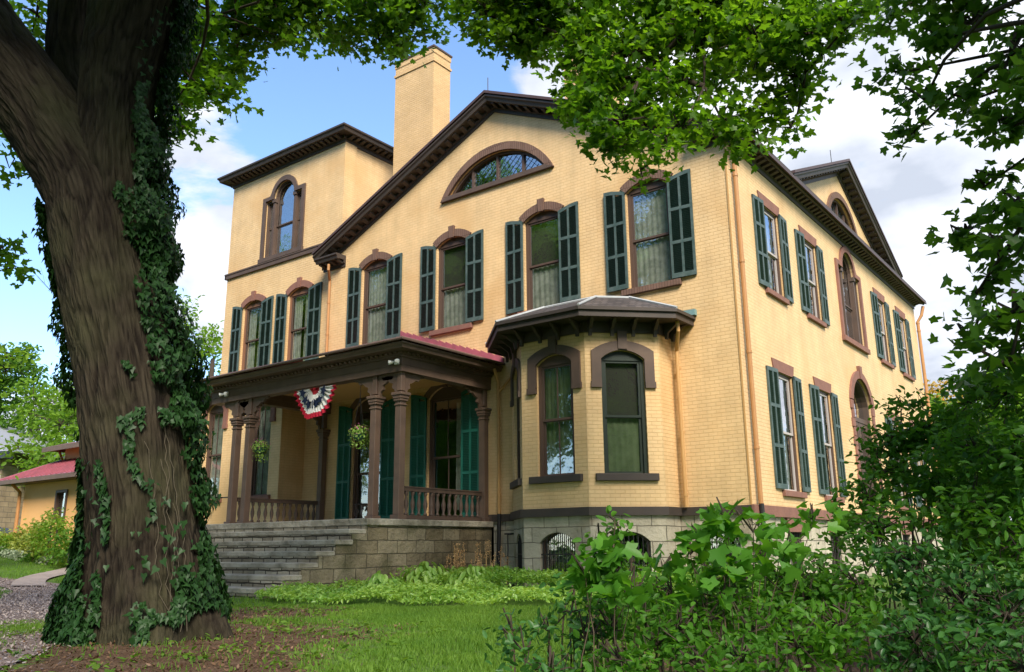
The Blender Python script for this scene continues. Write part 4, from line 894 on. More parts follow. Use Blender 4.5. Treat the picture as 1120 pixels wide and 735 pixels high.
# ---- downspouts
def spout(pts, m, r=.042, name='downspout', straps=()):
    mb = MB().tube(pts, r, 10)
    for (x, y, z) in straps: mb.lathe([(r+.012, -.03), (r+.012, .03)], (x, y, z), 10)
    return hp(mb, name, M[m], smooth=False)
spout([(-12.72, -.36, 7.72), (-12.72, -.36, 7.55), (-12.95, -.10, 7.30), (-12.95, -.10, 4.75)], 'pipe_orange', straps=[(-12.95, -.1, 6.6), (-12.95, -.1, 5.6)])
spout([(-1.15, -.52, 3.95), (-1.15, -.5, 3.72), (-1.38, -.16, 3.36), (-1.38, -.12, .06)], 'pipe', straps=[(-1.38, -.12, 3.0), (-1.38, -.12, 1.6), (-1.38, -.12, .3)])
spout([(.11, .30, 8.1), (.10, .22, 7.8), (.10, .20, 7.5), (.10, .20, .08)], 'pipe_orange', r=.05, straps=[(.1, .2, 7.2), (.1, .2, 5.2), (.1, .2, 3.2), (.1, .2, 1.2)])
spout([(.11, .20, .08), (.12, .20, -1.58)], 'iron', r=.05, name='drain_pipe')
spout([(.30, 17.75, 8.05), (.22, 17.68, 7.7), (.07, 17.62, 7.45), (.07, 17.62, .1)], 'pipe_orange', r=.06, straps=[(.07, 17.62, 7.4), (.07, 17.62, 7.1), (.07, 17.62, 4.2)])
spout([(-6.32, -.30, 3.62), (-6.34, -.12, 3.3), (-6.34, -.10, .06)], 'pipe', straps=[(-6.34, -.1, 2.2), (-6.34, -.1, .5)])
spout([(-6.30, -.13, 3.05), (-5.62, -.13, 3.62)], 'pipe', r=.035)
spout([(-6.34, -.10, .06), (-6.36, -.12, -1.58)], 'iron', r=.05, name='drain_pipe')
spout([(-6.2, -.06, -.42), (-5.7, -.3, -.42), (-5.66, -.62, -.44)], 'iron', r=.018, name='water_pipe')
hp(MB().tube([(-5.62, -.70, -.44), (-5.6, -.72, -.8), (-5.64, -.74, -1.55)], .014, 6), 'hose', M['iron'])
# right corner edging strip in the downspout ochre
hp(MB().box(-.035, -.0, -.02, -.003, .05, 7.9), 'corner_strip', M['pipe'])
# ------------------------------------------------------------------ things on and around the porch
def basket(x, y, ztop, zb, label):
    t = thing('hanging_basket', label, 'hanging basket', (x, y, zb), 'flower baskets hanging in the porch')
    MB().lathe([(.05, -.13), (.13, -.08), (.17, .02), (.18, .03), (.16, .03), (.02, .0)], n=14).build('pot', mat('pot_green', (.03, .09, .05), .5), t)
    mb = MB()
    for k in range(3): a = k*2.1; mb.tube([(.17*math.cos(a), .17*math.sin(a), .02), (0, 0, ztop-zb-.35)], .006, 4)
    mb.tube([(0, 0, ztop-zb-.35), (0, 0, ztop-zb+.1)], .008, 5); mb.build('hanger', M['iron'], t)
    rg = np.random.default_rng(int(x*10) % 97); n = 460; d = rg.normal(size=(n, 3)); d /= np.linalg.norm(d, axis=1)[:, None]; P = d*rg.uniform(.08, .27, (n, 1))*np.array([1, 1, .75])+np.array([0, 0, .07]); low = rg.random(n) < .22; P[low, 2] -= rg.uniform(.1, .32, low.sum())
    link('foliage', leaves(P, d+np.array([0, 0, .4]), rg.uniform(.04, .07, n), OVAL, M['cover'], 'foliage', rg), t)
    n = 60; d = rg.normal(size=(n, 3)); d /= np.linalg.norm(d, axis=1)[:, None]; P = d*.25*np.array([1, 1, .7])+np.array([0, 0, .12])
    link('blossoms', leaves(P, d, .035, OVAL, bpy.data.materials.get('pink_petal') or leafmat('pink_petal', (.35, .05, .14), (.6, .2, .35), .2, tcol=(1, 1, 1)), 'blossoms', rg), t)
basket(-11.93, -3.0, 3.1, 1.80, 'hanging basket of greenery between the left pair of porch columns and the front door')
basket(-8.22, -3.0, 3.1, 1.84, 'hanging basket of flowers in front of the doorway beside the right pair of porch columns')
# patriotic bunting: a pleated half fan
def bunting():
    t = thing('bunting', 'red white and blue pleated fan bunting hung under the porch eave', 'bunting', (-9.6, -3.24, 3.10))
    n = 72; hw = .80; hh = .76
    ring = [(.0, .26), (.26, .50), (.50, .55), (.55, .80), (.80, 1.0)]
    mats = [(.38, .015, .03), (.70, .70, .66), (.014, .022, .07), (.70, .70, .66), (.42, .012, .035)]; mats[1] = (.74, .73, .68)
    def pt(k, r):
        a = PI*k/n; return (-math.cos(a)*hw*r*(1-.22*math.sin(a)*r)+.05*math.sin(2*a), .035*math.sin(k*PI/2+.5*math.sin(k*.7))*(.3+r)+.03*math.sin(a*3), -math.sin(a)*hh*r*(1+.05*math.cos(a*5+.6)) - .05*r*math.sin(a*2.2)**2)
    for i, (r0, r1) in enumerate([(.0, .24), (.24, .84), (.84, 1.0)]):
        V = []; F = []; m_ = 7
        for j in range(m_):
            r = r0+(r1-r0)*j/(m_-1)
            for k in range(n+1): V.append(pt(k, r))
        F = [(j*(n+1)+k, j*(n+1)+k+1, (j+1)*(n+1)+k+1, (j+1)*(n+1)+k) for j in range(m_-1) for k in range(n)]
        MB().add(V, F).build(['red_centre', 'white_field', 'red_border'][i], mat(['bunting_red_dark', 'bunting_white', 'bunting_red'][i], [(.30, .012, .02), (.74, .73, .68), (.45, .012, .035)][i], .8), t, smooth=True)
    mb = MB()
    for k in range(5, n-3, 10):                                   # navy stars in a band
        a = PI*k/n; cx, _, cz = pt(k, .55)
        poly = []
        for q in range(10): rr = (.135 if q % 2 == 0 else .07)*(1+.15*math.sin(k+q)); poly.append((cx+rr*math.sin(q*PI/5+a), cz+rr*math.cos(q*PI/5+a)))
        mb.prism(poly, -.050, -.046)
    mb.build('star', mat('bunting_navy', (.012, .02, .05), .8), t)
bunting()
# small scrolled iron plant stand by the door
t = thing('plant_stand', 'small black scrolled iron stand beside the front door', 'plant stand', (-10.05, -1.2, FL))
mb = MB()
for a in (0, 2.1, 4.2): mb.tube([(.16*math.cos(a), .16*math.sin(a), 0), (.06*math.cos(a), .06*math.sin(a), .25), (.13*math.cos(a), .13*math.sin(a), .5)], .012, 6)
mb.build('frame', M['iron'], t)
mb = MB(); mb.tube([(.13*math.cos(2*PI*i/16), .13*math.sin(2*PI*i/16), .5) for i in range(17)], .012, 6); mb.tube([(.0+.09*math.cos(i*.5)*(1-i/22), -.12, .28+.12*math.sin(i*.5)*(1-i/22)) for i in range(18)], .01, 6)
mb.build('ring', M['iron'], t)

# ------------------------------------------------------------------ the big tree on the left
RH = np.array([.7967, .6043, 0]); FH = np.array([-.6043, .7967, 0])
tree = thing('maple_tree', 'huge old shade tree with a thick forked trunk and furrowed bark, left of the steps', 'tree', (-2.1, -11.45, -1.6))
def tl(pts): return [(x+2.1, y+11.45, z+1.6, r) for x, y, z, r in pts]
bark_limb('trunk', tl([(-2.1, -11.45, -1.85, 0.791), (-2.12, -11.46, -1.5, 0.718), (-2.16, -11.50, -1.1, 0.626), (-2.21, -11.53, -.65, 0.570), (-2.26, -11.57, -.2, 0.538), (-2.34, -11.63, .3, 0.524), (-2.43, -11.7, .8, 0.511), (-2.53, -11.78, 1.3, 0.506), (-2.65, -11.87, 1.85, 0.511), (-2.77, -11.97, 2.4, 0.515), (-2.90, -12.06, 2.95, 0.515), (-3.03, -12.16, 3.4, 0.478), (-3.28, -12.35, 3.9, 0.470), (-3.62, -12.6, 4.5, 0.470), (-4.0, -12.9, 5.1, 0.480), (-4.5, -13.2, 5.9, 0.442), (-5.2, -13.6, 7.3, 0.365), (-5.9, -13.8, 9, 0.250)]), M['bark'], tree, seg=230, step=.04, furrow=.026, flare=1.0, seed=3)
bark_limb('limb', tl([(-2.62, -11.85, 2.2, .28), (-2.70, -11.90, 2.9, .36), (-2.80, -11.98, 3.6, .40), (-2.86, -12.02, 4.3, .41), (-2.88, -12.03, 4.9, .43), (-2.84, -12.01, 5.5, .47), (-2.78, -11.97, 6.2, .48), (-2.6, -11.8, 7.2, .42), (-2.2, -11.3, 9.0, .3), (-1.8, -10.6, 11, .2)]), M['bark'], tree, seg=180, step=.045, furrow=.024, seed=11, burl=[(3.0, 5.2, .10, .07)])
bark_limb('limb', tl([(-3.1, -11.75, 3.2, .2), (-3.5, -11.8, 4.2, .24), (-3.92, -12.05, 5.0, .22), (-4.08, -12.16, 5.6, .25), (-4.12, -12.2, 6.5, .26), (-4.3, -12.3, 7.6, .22), (-4.8, -12.0, 9.5, .15)]), M['bark'], tree, seg=110, step=.05, furrow=.02, seed=23, burl=[(2.0, 3.6, .16, .10), (1.75, 4.1, .12, .08)])
rng = np.random.default_rng(5)
def crown(parent, name, clusters, dens, size, shape, m, rng, sub=.34, flat=.5, per=22, up=1.0, spread=.7, off=(0, 0, 0), flt=None):
    P, T = clump_points(clusters, dens, rng, sub, flat, per)
    if flt is not None: P = P[flt(P)]
    N_ = leaf_normals(len(P), rng, up, spread)
    o = link(name, leaves(P-np.array(off), N_, rng.uniform(.75, 1.2, len(P))*size, shape, m, name, rng), parent)
    return T
def twigs(parent, T, off, r=.008, m='bark_plain', name='twigs', every=1):
    mb = MB(); rnd = random.Random(3)
    for row in T[::every]:
        a = Vector(row[:3])-Vector(off); b = Vector(row[3:])-Vector(off); mid = (a+b)/2+Vector((rnd.uniform(-.08, .08), rnd.uniform(-.08, .08), rnd.uniform(0, .12))); mb.tube([a, mid, b], [r*1.6, r*1.2, r*.5], 4, cap=False)
    return mb.build(name, M[m], parent)
OFFA = (-2.1, -11.45, -1.6)
def limbs(parent, pairs, off, r0, r1, name='limb', m='bark_plain', seed=1, sag=.12):
    rnd = random.Random(seed); mb = MB()
    for p0, p1 in pairs: branch_mesh(mb, Vector(p0)-Vector(off), Vector(p1)-Vector(off), r0, r1, rnd, sag)
    return mb.build(name, M[m], parent, smooth=True)
CA = [(-6.78, -9.11, 9.0, 0.68), (-6.22, -8.69, 8.8, 0.76), (-5.69, -9.54, 7.24, 0.59), (-5.38, -9.93, 6.3, 0.43), (-6.33, -8.77, 7.94, 0.48), (-5.62, -8.23, 9.09, 0.73), (-5.82, -7.76, 9.09, 0.44), (-4.79, -7.61, 9.14, 0.73), (-5.01, -6.52, 9.71, 0.73), (-4.35, -6.01, 9.55, 0.68), (-3.88, -5.66, 9.82, 0.52), (-4.19, -5.89, 8.93, 0.23), (-5.17, -7.9, 9.98, 0.91), (-4.53, -6.15, 10.94, 0.97), (-5.25, -9.21, 9.41, 0.84), (-6.04, -9.81, 7.77, 0.56), (-5.01, -10.28, 7.96, 0.52), (-4.85, -6.4, 9.14, 0.29), (-6.36, -8.17, 8.54, 0.44), (-5.59, -6.95, 9.29, 0.32), (-6.98, -9.27, 7.57, 0.39), (-2.67, -6.0, 10.56, 0.76), (-4.98, -10.26, 9.17, 0.78), (-4.65, -8.75, 10.36, 0.98), (-5.33, -9.27, 6.8, 0.37), (-5.11, -9.1, 6.97, 0.34), (-5.88, -8.43, 8.03, 0.3), (-5.6, -9.47, 7.77, 0.56), (-5.51, -10.03, 5.94, 0.27), (-5.21, -9.81, 5.93, 0.19), (-5.11, -7.85, 8.5, 0.33), (-5.29, -6.73, 9.25, 0.39), (-4.56, -6.17, 9.14, 0.39), (-3.76, -5.57, 9.33, 0.26), (-5.0, -8.39, 9.02, 0.73), (-4.32, -7.25, 9.47, 0.76), (-3.71, -6.16, 9.82, 0.78), (-7.88, -11.2, 8.43, 0.53), (-7.43, -10.87, 7.79, 0.39), (-7.44, -10.87, 8.51, 0.42), (-9.04, -10.83, 8.26, 0.3), (-6.83, -11.66, 5.26, 0.31), (-6.57, -11.46, 5.07, 0.16), (-7.91, -11.23, 4.07, 0.25), (-7.8, -11.14, 3.71, 0.2), (-7.74, -12.35, 6.02, 0.78), (-6.98, -13.03, 7.27, 0.95), (-6.66, -11.53, 9.02, 0.78), (-6.31, -12.52, 8.06, 0.71), (-1.5, -12.5, 8.2, 1.5), (0, -12, 8.5, 1.6), (0.8, -13.2, 8.0, 1.5), (-0.6, -14, 8.6, 1.6), (1.5, -11, 8.8, 1.5), (2.2, -12.6, 8.2, 1.4), (-2.5, -14, 7.6, 1.5), (0.2, -10.4, 9, 1.5), (3.2, -13.8, 8.6, 1.5), (1.2, -15.2, 8.4, 1.5), (-3.5, -15.2, 8, 1.5), (4, -12, 9, 1.4)]
T = crown(tree, 'crown', CA, 48, .125, MAPLE, M['maple_a'], rng, off=OFFA)
twigs(tree, T, OFFA, .011)
limbs(tree, [((-2.5, -11.7, 7.6), c[:3]) for c in CA[:24:3]]+[((-4.2, -12.3, 7.6), c[:3]) for c in CA[24:-12:6]], OFFA, .05, .012, 'branch', seed=2, sag=.2)

# ivy climbing the trunk
ivy = thing('ivy_plant', 'dark ivy climbing the huge forked trunk and draping its right edge', 'ivy', (-2.0, -11.2, -1.6))
PATH_A = [(-2.1, -11.45, -1.7, 0.781), (-2.12, -11.46, -1.5, 0.735), (-2.16, -11.50, -1.1, 0.651), (-2.21, -11.53, -.65, 0.586), (-2.26, -11.57, -.2, 0.558), (-2.34, -11.63, .3, 0.539), (-2.43, -11.7, .8, 0.530), (-2.53, -11.78, 1.3, 0.521), (-2.65, -11.87, 1.85, 0.530), (-2.77, -11.97, 2.4, 0.530), (-2.90, -12.06, 2.95, 0.530), (-3.03, -12.16, 3.4, 0.484)]
PATH_C = [(-2.65, -11.87, 2.2, .50), (-2.70, -11.90, 2.9, .44), (-2.80, -11.98, 3.6, .43), (-2.86, -12.02, 4.3, .43), (-2.88, -12.03, 4.9, .45), (-2.84, -12.01, 5.5, .49), (-2.78, -11.97, 6.4, .50)]
def on_path(path, z):
    A = np.array(path); return np.array([np.interp(z, A[:, 2], A[:, k]) for k in (0, 1, 3)])
rg = np.random.default_rng(11); P = []; NN = []
def ivy_patch(path, n, z0, z1, a0, a1, thick, keep=lambda z, a: 1.0, edge=.0):
    for _ in range(n):
        z = rg.uniform(z0, z1); a = R(rg.uniform(a0, a1))
        if rg.uniform() > keep(z, math.degrees(a)): continue
        x, y, r = on_path(path, z); d = RH*math.cos(a)-FH*math.sin(a)
        q = noise.noise(Vector((z*2.2, a*2.0, 1.7)))
        if q < -.28+edge: continue
        phi = math.atan2(d[1], d[0]); fl = max(0, 1-(z+1.85)/1.5)**2 if path is PATH_A else 0
        o = r*(1+fl*(.08+.22*math.cos(phi*5+3+.6*math.sin(phi*2))))+.025+thick*max(0, q+.5)*rg.uniform(.1, 1)
        P.append(np.array([x, y, z])+d*o); NN.append(d*1.0+np.array([0, 0, .45])+rg.normal(size=3)*.35)
ivy_patch(PATH_A, 12500, .6, 3.4, -75, 42, .42, lambda z, a: 1 if a < 12+16*math.sin(z*3) else .35)
ivy_patch(PATH_C, 8500, 2.6, 6.3, -80, 45, .34, lambda z, a: 1 if a < (48 if z < 4.6 else 5) else .05)
ivy_patch(PATH_A, 3200, -.7, 1.0, -80, 16, .26, lambda z, a: .8)
ivy_patch(PATH_A, 4200, .5, 3.3, 166, 250, .20)
ivy_patch(PATH_A, 7500, -1.62, .25, 100, 215, .14, lambda z, a: 1 if a > 104+(z+1.6)*30 else .02, -.3)
ivy_patch(PATH_A, 6500, -1.62, 0, -75, 76, .20, lambda z, a: 1 if z < -.55-.5*math.sin(R(max(a,0)))**.5-(.25 if a > 40 else 0)+.1*math.sin(a*.2) else .03)
ivy_patch(PATH_A, 420, -.4, 1.3, 55, 80, .06, lambda z, a: 1 if abs(a-66-8*math.sin(z*5)) < 4 or (z > .55 and z < 1.0) else 0, .1)
ivy_patch(PATH_A, 500, -1.4, .2, 98, 112, .05, lambda z, a: 1 if abs(a-104-5*math.sin(z*4)) < 3.5 else 0)
P = np.array(P); NN = np.array(NN); off = np.array([-2.0, -11.2, -1.6])
link('ivy_leaves', leaves(P-off, NN, rg.uniform(.045, .095, len(P)), IVYL, M['ivy'], 'ivy_leaves', rg, roll=np.tile([0, 0, -1.0], (len(P), 1))), ivy)
mb = MB(); rnd = random.Random(9)
for k in range(5):
    a = R(rnd.uniform(38, 66)); z = -1.5; pts = []
    top_ = rnd.uniform(-.2, .9)
    while z < top_:
        x, y, r = on_path(PATH_A, z); d = RH*math.cos(a)-FH*math.sin(a); p = np.array([x, y, z])+d*(r+.035); pts.append(tuple(p-off)); z += .09; a += rnd.uniform(-.06, .06)
    if len(pts) > 3: mb.tube(pts, .0032, 5)
mb.build('stems', mat('ivy_stem', (.09, .075, .05), .9), ivy)

# ------------------------------------------------------------------ overhanging maple (bright leaves before the gable) and the dark one at the right
def big_maple(name, label, base, top_pts, clusters, dens, size, m, group=None, limbs_to=3, per=22, sub=.34, flt=None, extra_name=None):
    t = thing(name, label, 'tree', base, group); off = base
    loc = [(x-base[0], y-base[1], z-base[2], r) for x, y, z, r in top_pts]
    bark_limb('trunk', loc, M['bark'], t, seg=48, step=.15, furrow=.02, flare=.6, seed=5)
    T = crown(t, 'crown', clusters, dens, size, MAPLE, m, rng, off=off, per=per, sub=sub, flt=flt)
    twigs(t, T, off, .010)
    return t
CB = [(-0.96, -7.21, 7.6, 0.49), (-0.64, -6.97, 7.14, 0.49), (-0.17, -6.61, 7.3, 0.62), (-0.46, -6.83, 7.73, 0.58), (0.55, -6.69, 6.65, 0.62), (0.37, -6.83, 5.83, 0.35), (0.9, -7.06, 5.29, 0.43), (1.35, -6.72, 6.25, 0.6), (1.47, -7.25, 4.88, 0.5), (1.64, -7.12, 4.2, 0.2), (1.34, -7.35, 4.47, 0.3), (2.02, -6.83, 5.43, 0.45), (2.31, -7.24, 4.54, 0.37), (2.15, -7.36, 4.28, 0.28), (2.31, -6.61, 6.21, 0.62), (2.73, -6.92, 4.6, 0.37), (2.86, -6.82, 4.27, 0.24), (3.19, -6.57, 5.8, 0.63), (3.27, -6.51, 4.79, 0.32), (3.54, -6.31, 5.25, 0.41), (3.87, -6.68, 5.53, 0.51), (4.26, -6.39, 5.73, 0.43), (0.57, -6.67, 7.45, 0.62), (1.7, -6.45, 7.0, 0.71), (2.75, -6.28, 6.79, 0.68), (3.74, -6.16, 6.63, 0.54), (-0.63, -6.96, 8.24, 0.78), (-1.11, -7.32, 7.99, 0.39), (4.62, -6.74, 5.64, 0.25), (2.09, -5.52, 6.24, 0.4), (0.42, -7.42, 8.29, 0.71), (1.53, -6.57, 8.44, 0.83), (3.01, -6.71, 7.74, 0.76), (4.15, -6.47, 7.3, 0.72), (1.01, -6.97, 5.8, 0.48), (3.1, -6.64, 4.4, 0.24), (3.44, -6.38, 4.53, 0.17), (1.48, -6.62, 5.5, 0.36)]
tb = big_maple('maple_tree', 'maple with bright green leaves hanging down before the front gable', (9.6, -6.2, -1.6), [(9.6, -6.2, -1.9, .5), (9.6, -6.2, 0, .42), (9.5, -6.3, 3, .38), (9.0, -6.8, 6, .33), (8.0, -7.4, 9, .26), (7.0, -8.0, 11.5, .15)], CB, 100, .105, M['maple'], per=22, sub=.27)
OB = (9.6, -6.2, -1.6)
BR = [(2.63, -6.37, 7.39), (2.16, -6.73, 6.21), (1.53, -6.83, 5.75), (3.11, -6.38, 5.72), (3.7, -6.44, 5.2), (2.45, -6.76, 5.31), (0.66, -6.86, 6.44), (-0.52, -6.87, 7.56)]
mb = MB(); rnd = random.Random(4)
def Vb(p): return Vector(p)-Vector(OB)
branch_mesh(mb, Vb((8.9, -6.9, 6.2)), Vb(BR[0]), .16, .07, rnd, .06)
for i in range(1, len(BR)): branch_mesh(mb, Vb(BR[0] if i in (1, 3, 5) else BR[i-1]), Vb(BR[i]), .045, .014, rnd, .08)
for c in CB[::2]:
    k = min(range(len(BR)), key=lambda q: (Vector(BR[q])-Vector(c[:3])).length); branch_mesh(mb, Vb(BR[k]), Vb(c[:3]), .022, .008, rnd, .1, 5, 5)
mb.build('limb', M['bark_plain'], tb, smooth=True)
CC = [(5.35, -9.33, 3.78, 0.24), (5.65, -9.73, 3.18, 0.27), (5.93, -9.51, 3.34, 0.32), (6.17, -9.96, 2.74, 0.3), (5.32, -9.35, 3.2, 0.18), (5.55, -9.8, 2.67, 0.18), (5.36, -9.32, 2.64, 0.1), (5.83, -9.59, 2.65, 0.23), (6.1, -10.01, 2.15, 0.25), (6.08, -10.03, 1.56, 0.25), (5.83, -9.59, 1.92, 0.16), (5.94, -10.14, 1.22, 0.21), (5.68, -9.71, 1.55, 0.1), (5.77, -10.26, 0.93, 0.2), (6.01, -10.71, 0.66, 0.24), (5.61, -9.76, 0.7, 0.17), (5.95, -10.75, 0.32, 0.22), (6.44, -10.39, 2.15, 0.32), (6.31, -10.48, 1.2, 0.32), (6.21, -10.56, 0.43, 0.32), (5.84, -9.59, 3.81, 0.32), (6.29, -9.87, 3.51, 0.36), (5.64, -9.73, 3.64, 0.23), (8.82, -11.37, 4.67, 0.94), (11.45, -13.86, 2.67, 1.03), (8.96, -12.98, 8.18, 0.89), (12.89, -11.72, 6.18, 0.76), (11.52, -9.69, 5.53, 1.0), (11.77, -13.87, 6.85, 0.94), (9.25, -14.04, 7.45, 0.89), (12.09, -9.63, 6.6, 1.07), (9.89, -10.04, 5.09, 1.07), (13.18, -13.69, 3.36, 0.79), (13.77, -11.93, 6.11, 0.82), (10.65, -12.19, 4.57, 0.93), (11.17, -9.5, 6.42, 1.07), (13.02, -9.05, 6.36, 0.77), (13.05, -9.18, 7.67, 0.93), (12.05, -13.1, 7.26, 0.93), (9.14, -13.87, 7.38, 1.1), (7.8, -10.04, 4.9, 0.76), (9.2, -10.2, 7.49, 0.72), (11.38, -13.97, 6.62, 0.83), (13.19, -9.1, 5.43, 1.1), (9.31, -13.8, 5.96, 0.71), (8.54, -12.08, 6.02, 0.76), (13.3, -12.24, 5.18, 0.91), (11.58, -11.1, 5.73, 0.95), (13.6, -11.56, 5.01, 0.99), (8.82, -12.63, 8.08, 0.91), (10.93, -14.14, 4.93, 0.93), (7.34, -11.0, 6.14, 0.72), (11.47, -11.78, 6.4, 0.84), (12.01, -10.36, 2.72, 0.72), (11.8, -9.19, 4.01, 0.88), (11.23, -12.54, 4.64, 0.83), (9.71, -11.1, 4.28, 0.85), (12.45, -14.06, 5.79, 0.99), (9.31, -13.04, 7.1, 0.8), (8.47, -11.94, 6.51, 0.74), (9.39, -12.46, 7.27, 0.88), (13.02, -13.32, 4.49, 0.96), (13.22, -11.85, 3.86, 0.75), (10.8, -13.21, 7.12, 1.04), (8.45, -12.75, 7.12, 0.96)]
OC = (12.0, -12.0, -1.6)
tcn = big_maple('maple_tree', 'maple with dark leaves against the sky, over the tall shrubs at the right edge', OC, [(12.0, -12, -1.9, .42), (12, -12, 0, .36), (11.8, -12, 3, .32), (11.2, -12, 6, .25), (10.6, -12, 8, .15)], CC, 150, .085, M['maple_dark'], per=17, sub=.17)
HUB = [(7.9, -10.6, 5.2), (8.1, -10.9, 3.6), (8.0, -10.6, 2.2), (8.4, -11.8, 4.8), (10.6, -13.0, 6.2), (12.4, -12.6, 6.6)]
for i, h in enumerate(HUB):
    limbs(tcn, [((11.85, -12, 2.2+.45*i), h)], OC, .13, .05, 'limb', seed=6+i)
limbs(tcn, [(min(HUB, key=lambda h: (Vector(h)-Vector(c[:3])).length), c[:3]) for c in CC], OC, .035, .009, 'branch', seed=16, sag=.16)

# ------------------------------------------------------------------ shrubs at the lower right
def shrub(name, label, cat, clusters, dens, size, shape, m, group=None, sub=.2, per=16, flat=.6, up=.9, spread=.7, stems=2, sr=.009):
    if shape is MAPLE: sr = .0045; flat = .45; up = 1.0; stems = 1
    cx = sum(c[0] for c in clusters)/len(clusters); cyy = sum(c[1] for c in clusters)/len(clusters); off = (cx, cyy, GZ(cx, cyy))
    t = thing(name, label, cat, off, group)
    T = crown(t, 'foliage', clusters, dens, size, shape, m, rng, sub=sub, flat=flat, per=per, up=up, spread=spread, off=off, flt=lambda P: P[:, 2] > -1.58)
    mb = MB(); rnd = random.Random(len(clusters))
    for c in clusters:
        for _ in range(stems):
            bx_, by_ = cx+(c[0]-cx)*.55+rnd.uniform(-.15, .15), cyy+(c[1]-cyy)*.55+rnd.uniform(-.15, .15)
            branch_mesh(mb, (bx_-off[0], by_-off[1], -.05), (c[0]-off[0], c[1]-off[1], c[2]-off[2]), sr, sr*.4, rnd, .08, 5, 6)
    mb.build('stem', mat('stem_bark', (.075, .055, .035), .9) if 'stem_bark' not in bpy.data.materials else bpy.data.materials['stem_bark'], t)
    twigs(t, T, off, .0035, 'bark_plain')
    return t
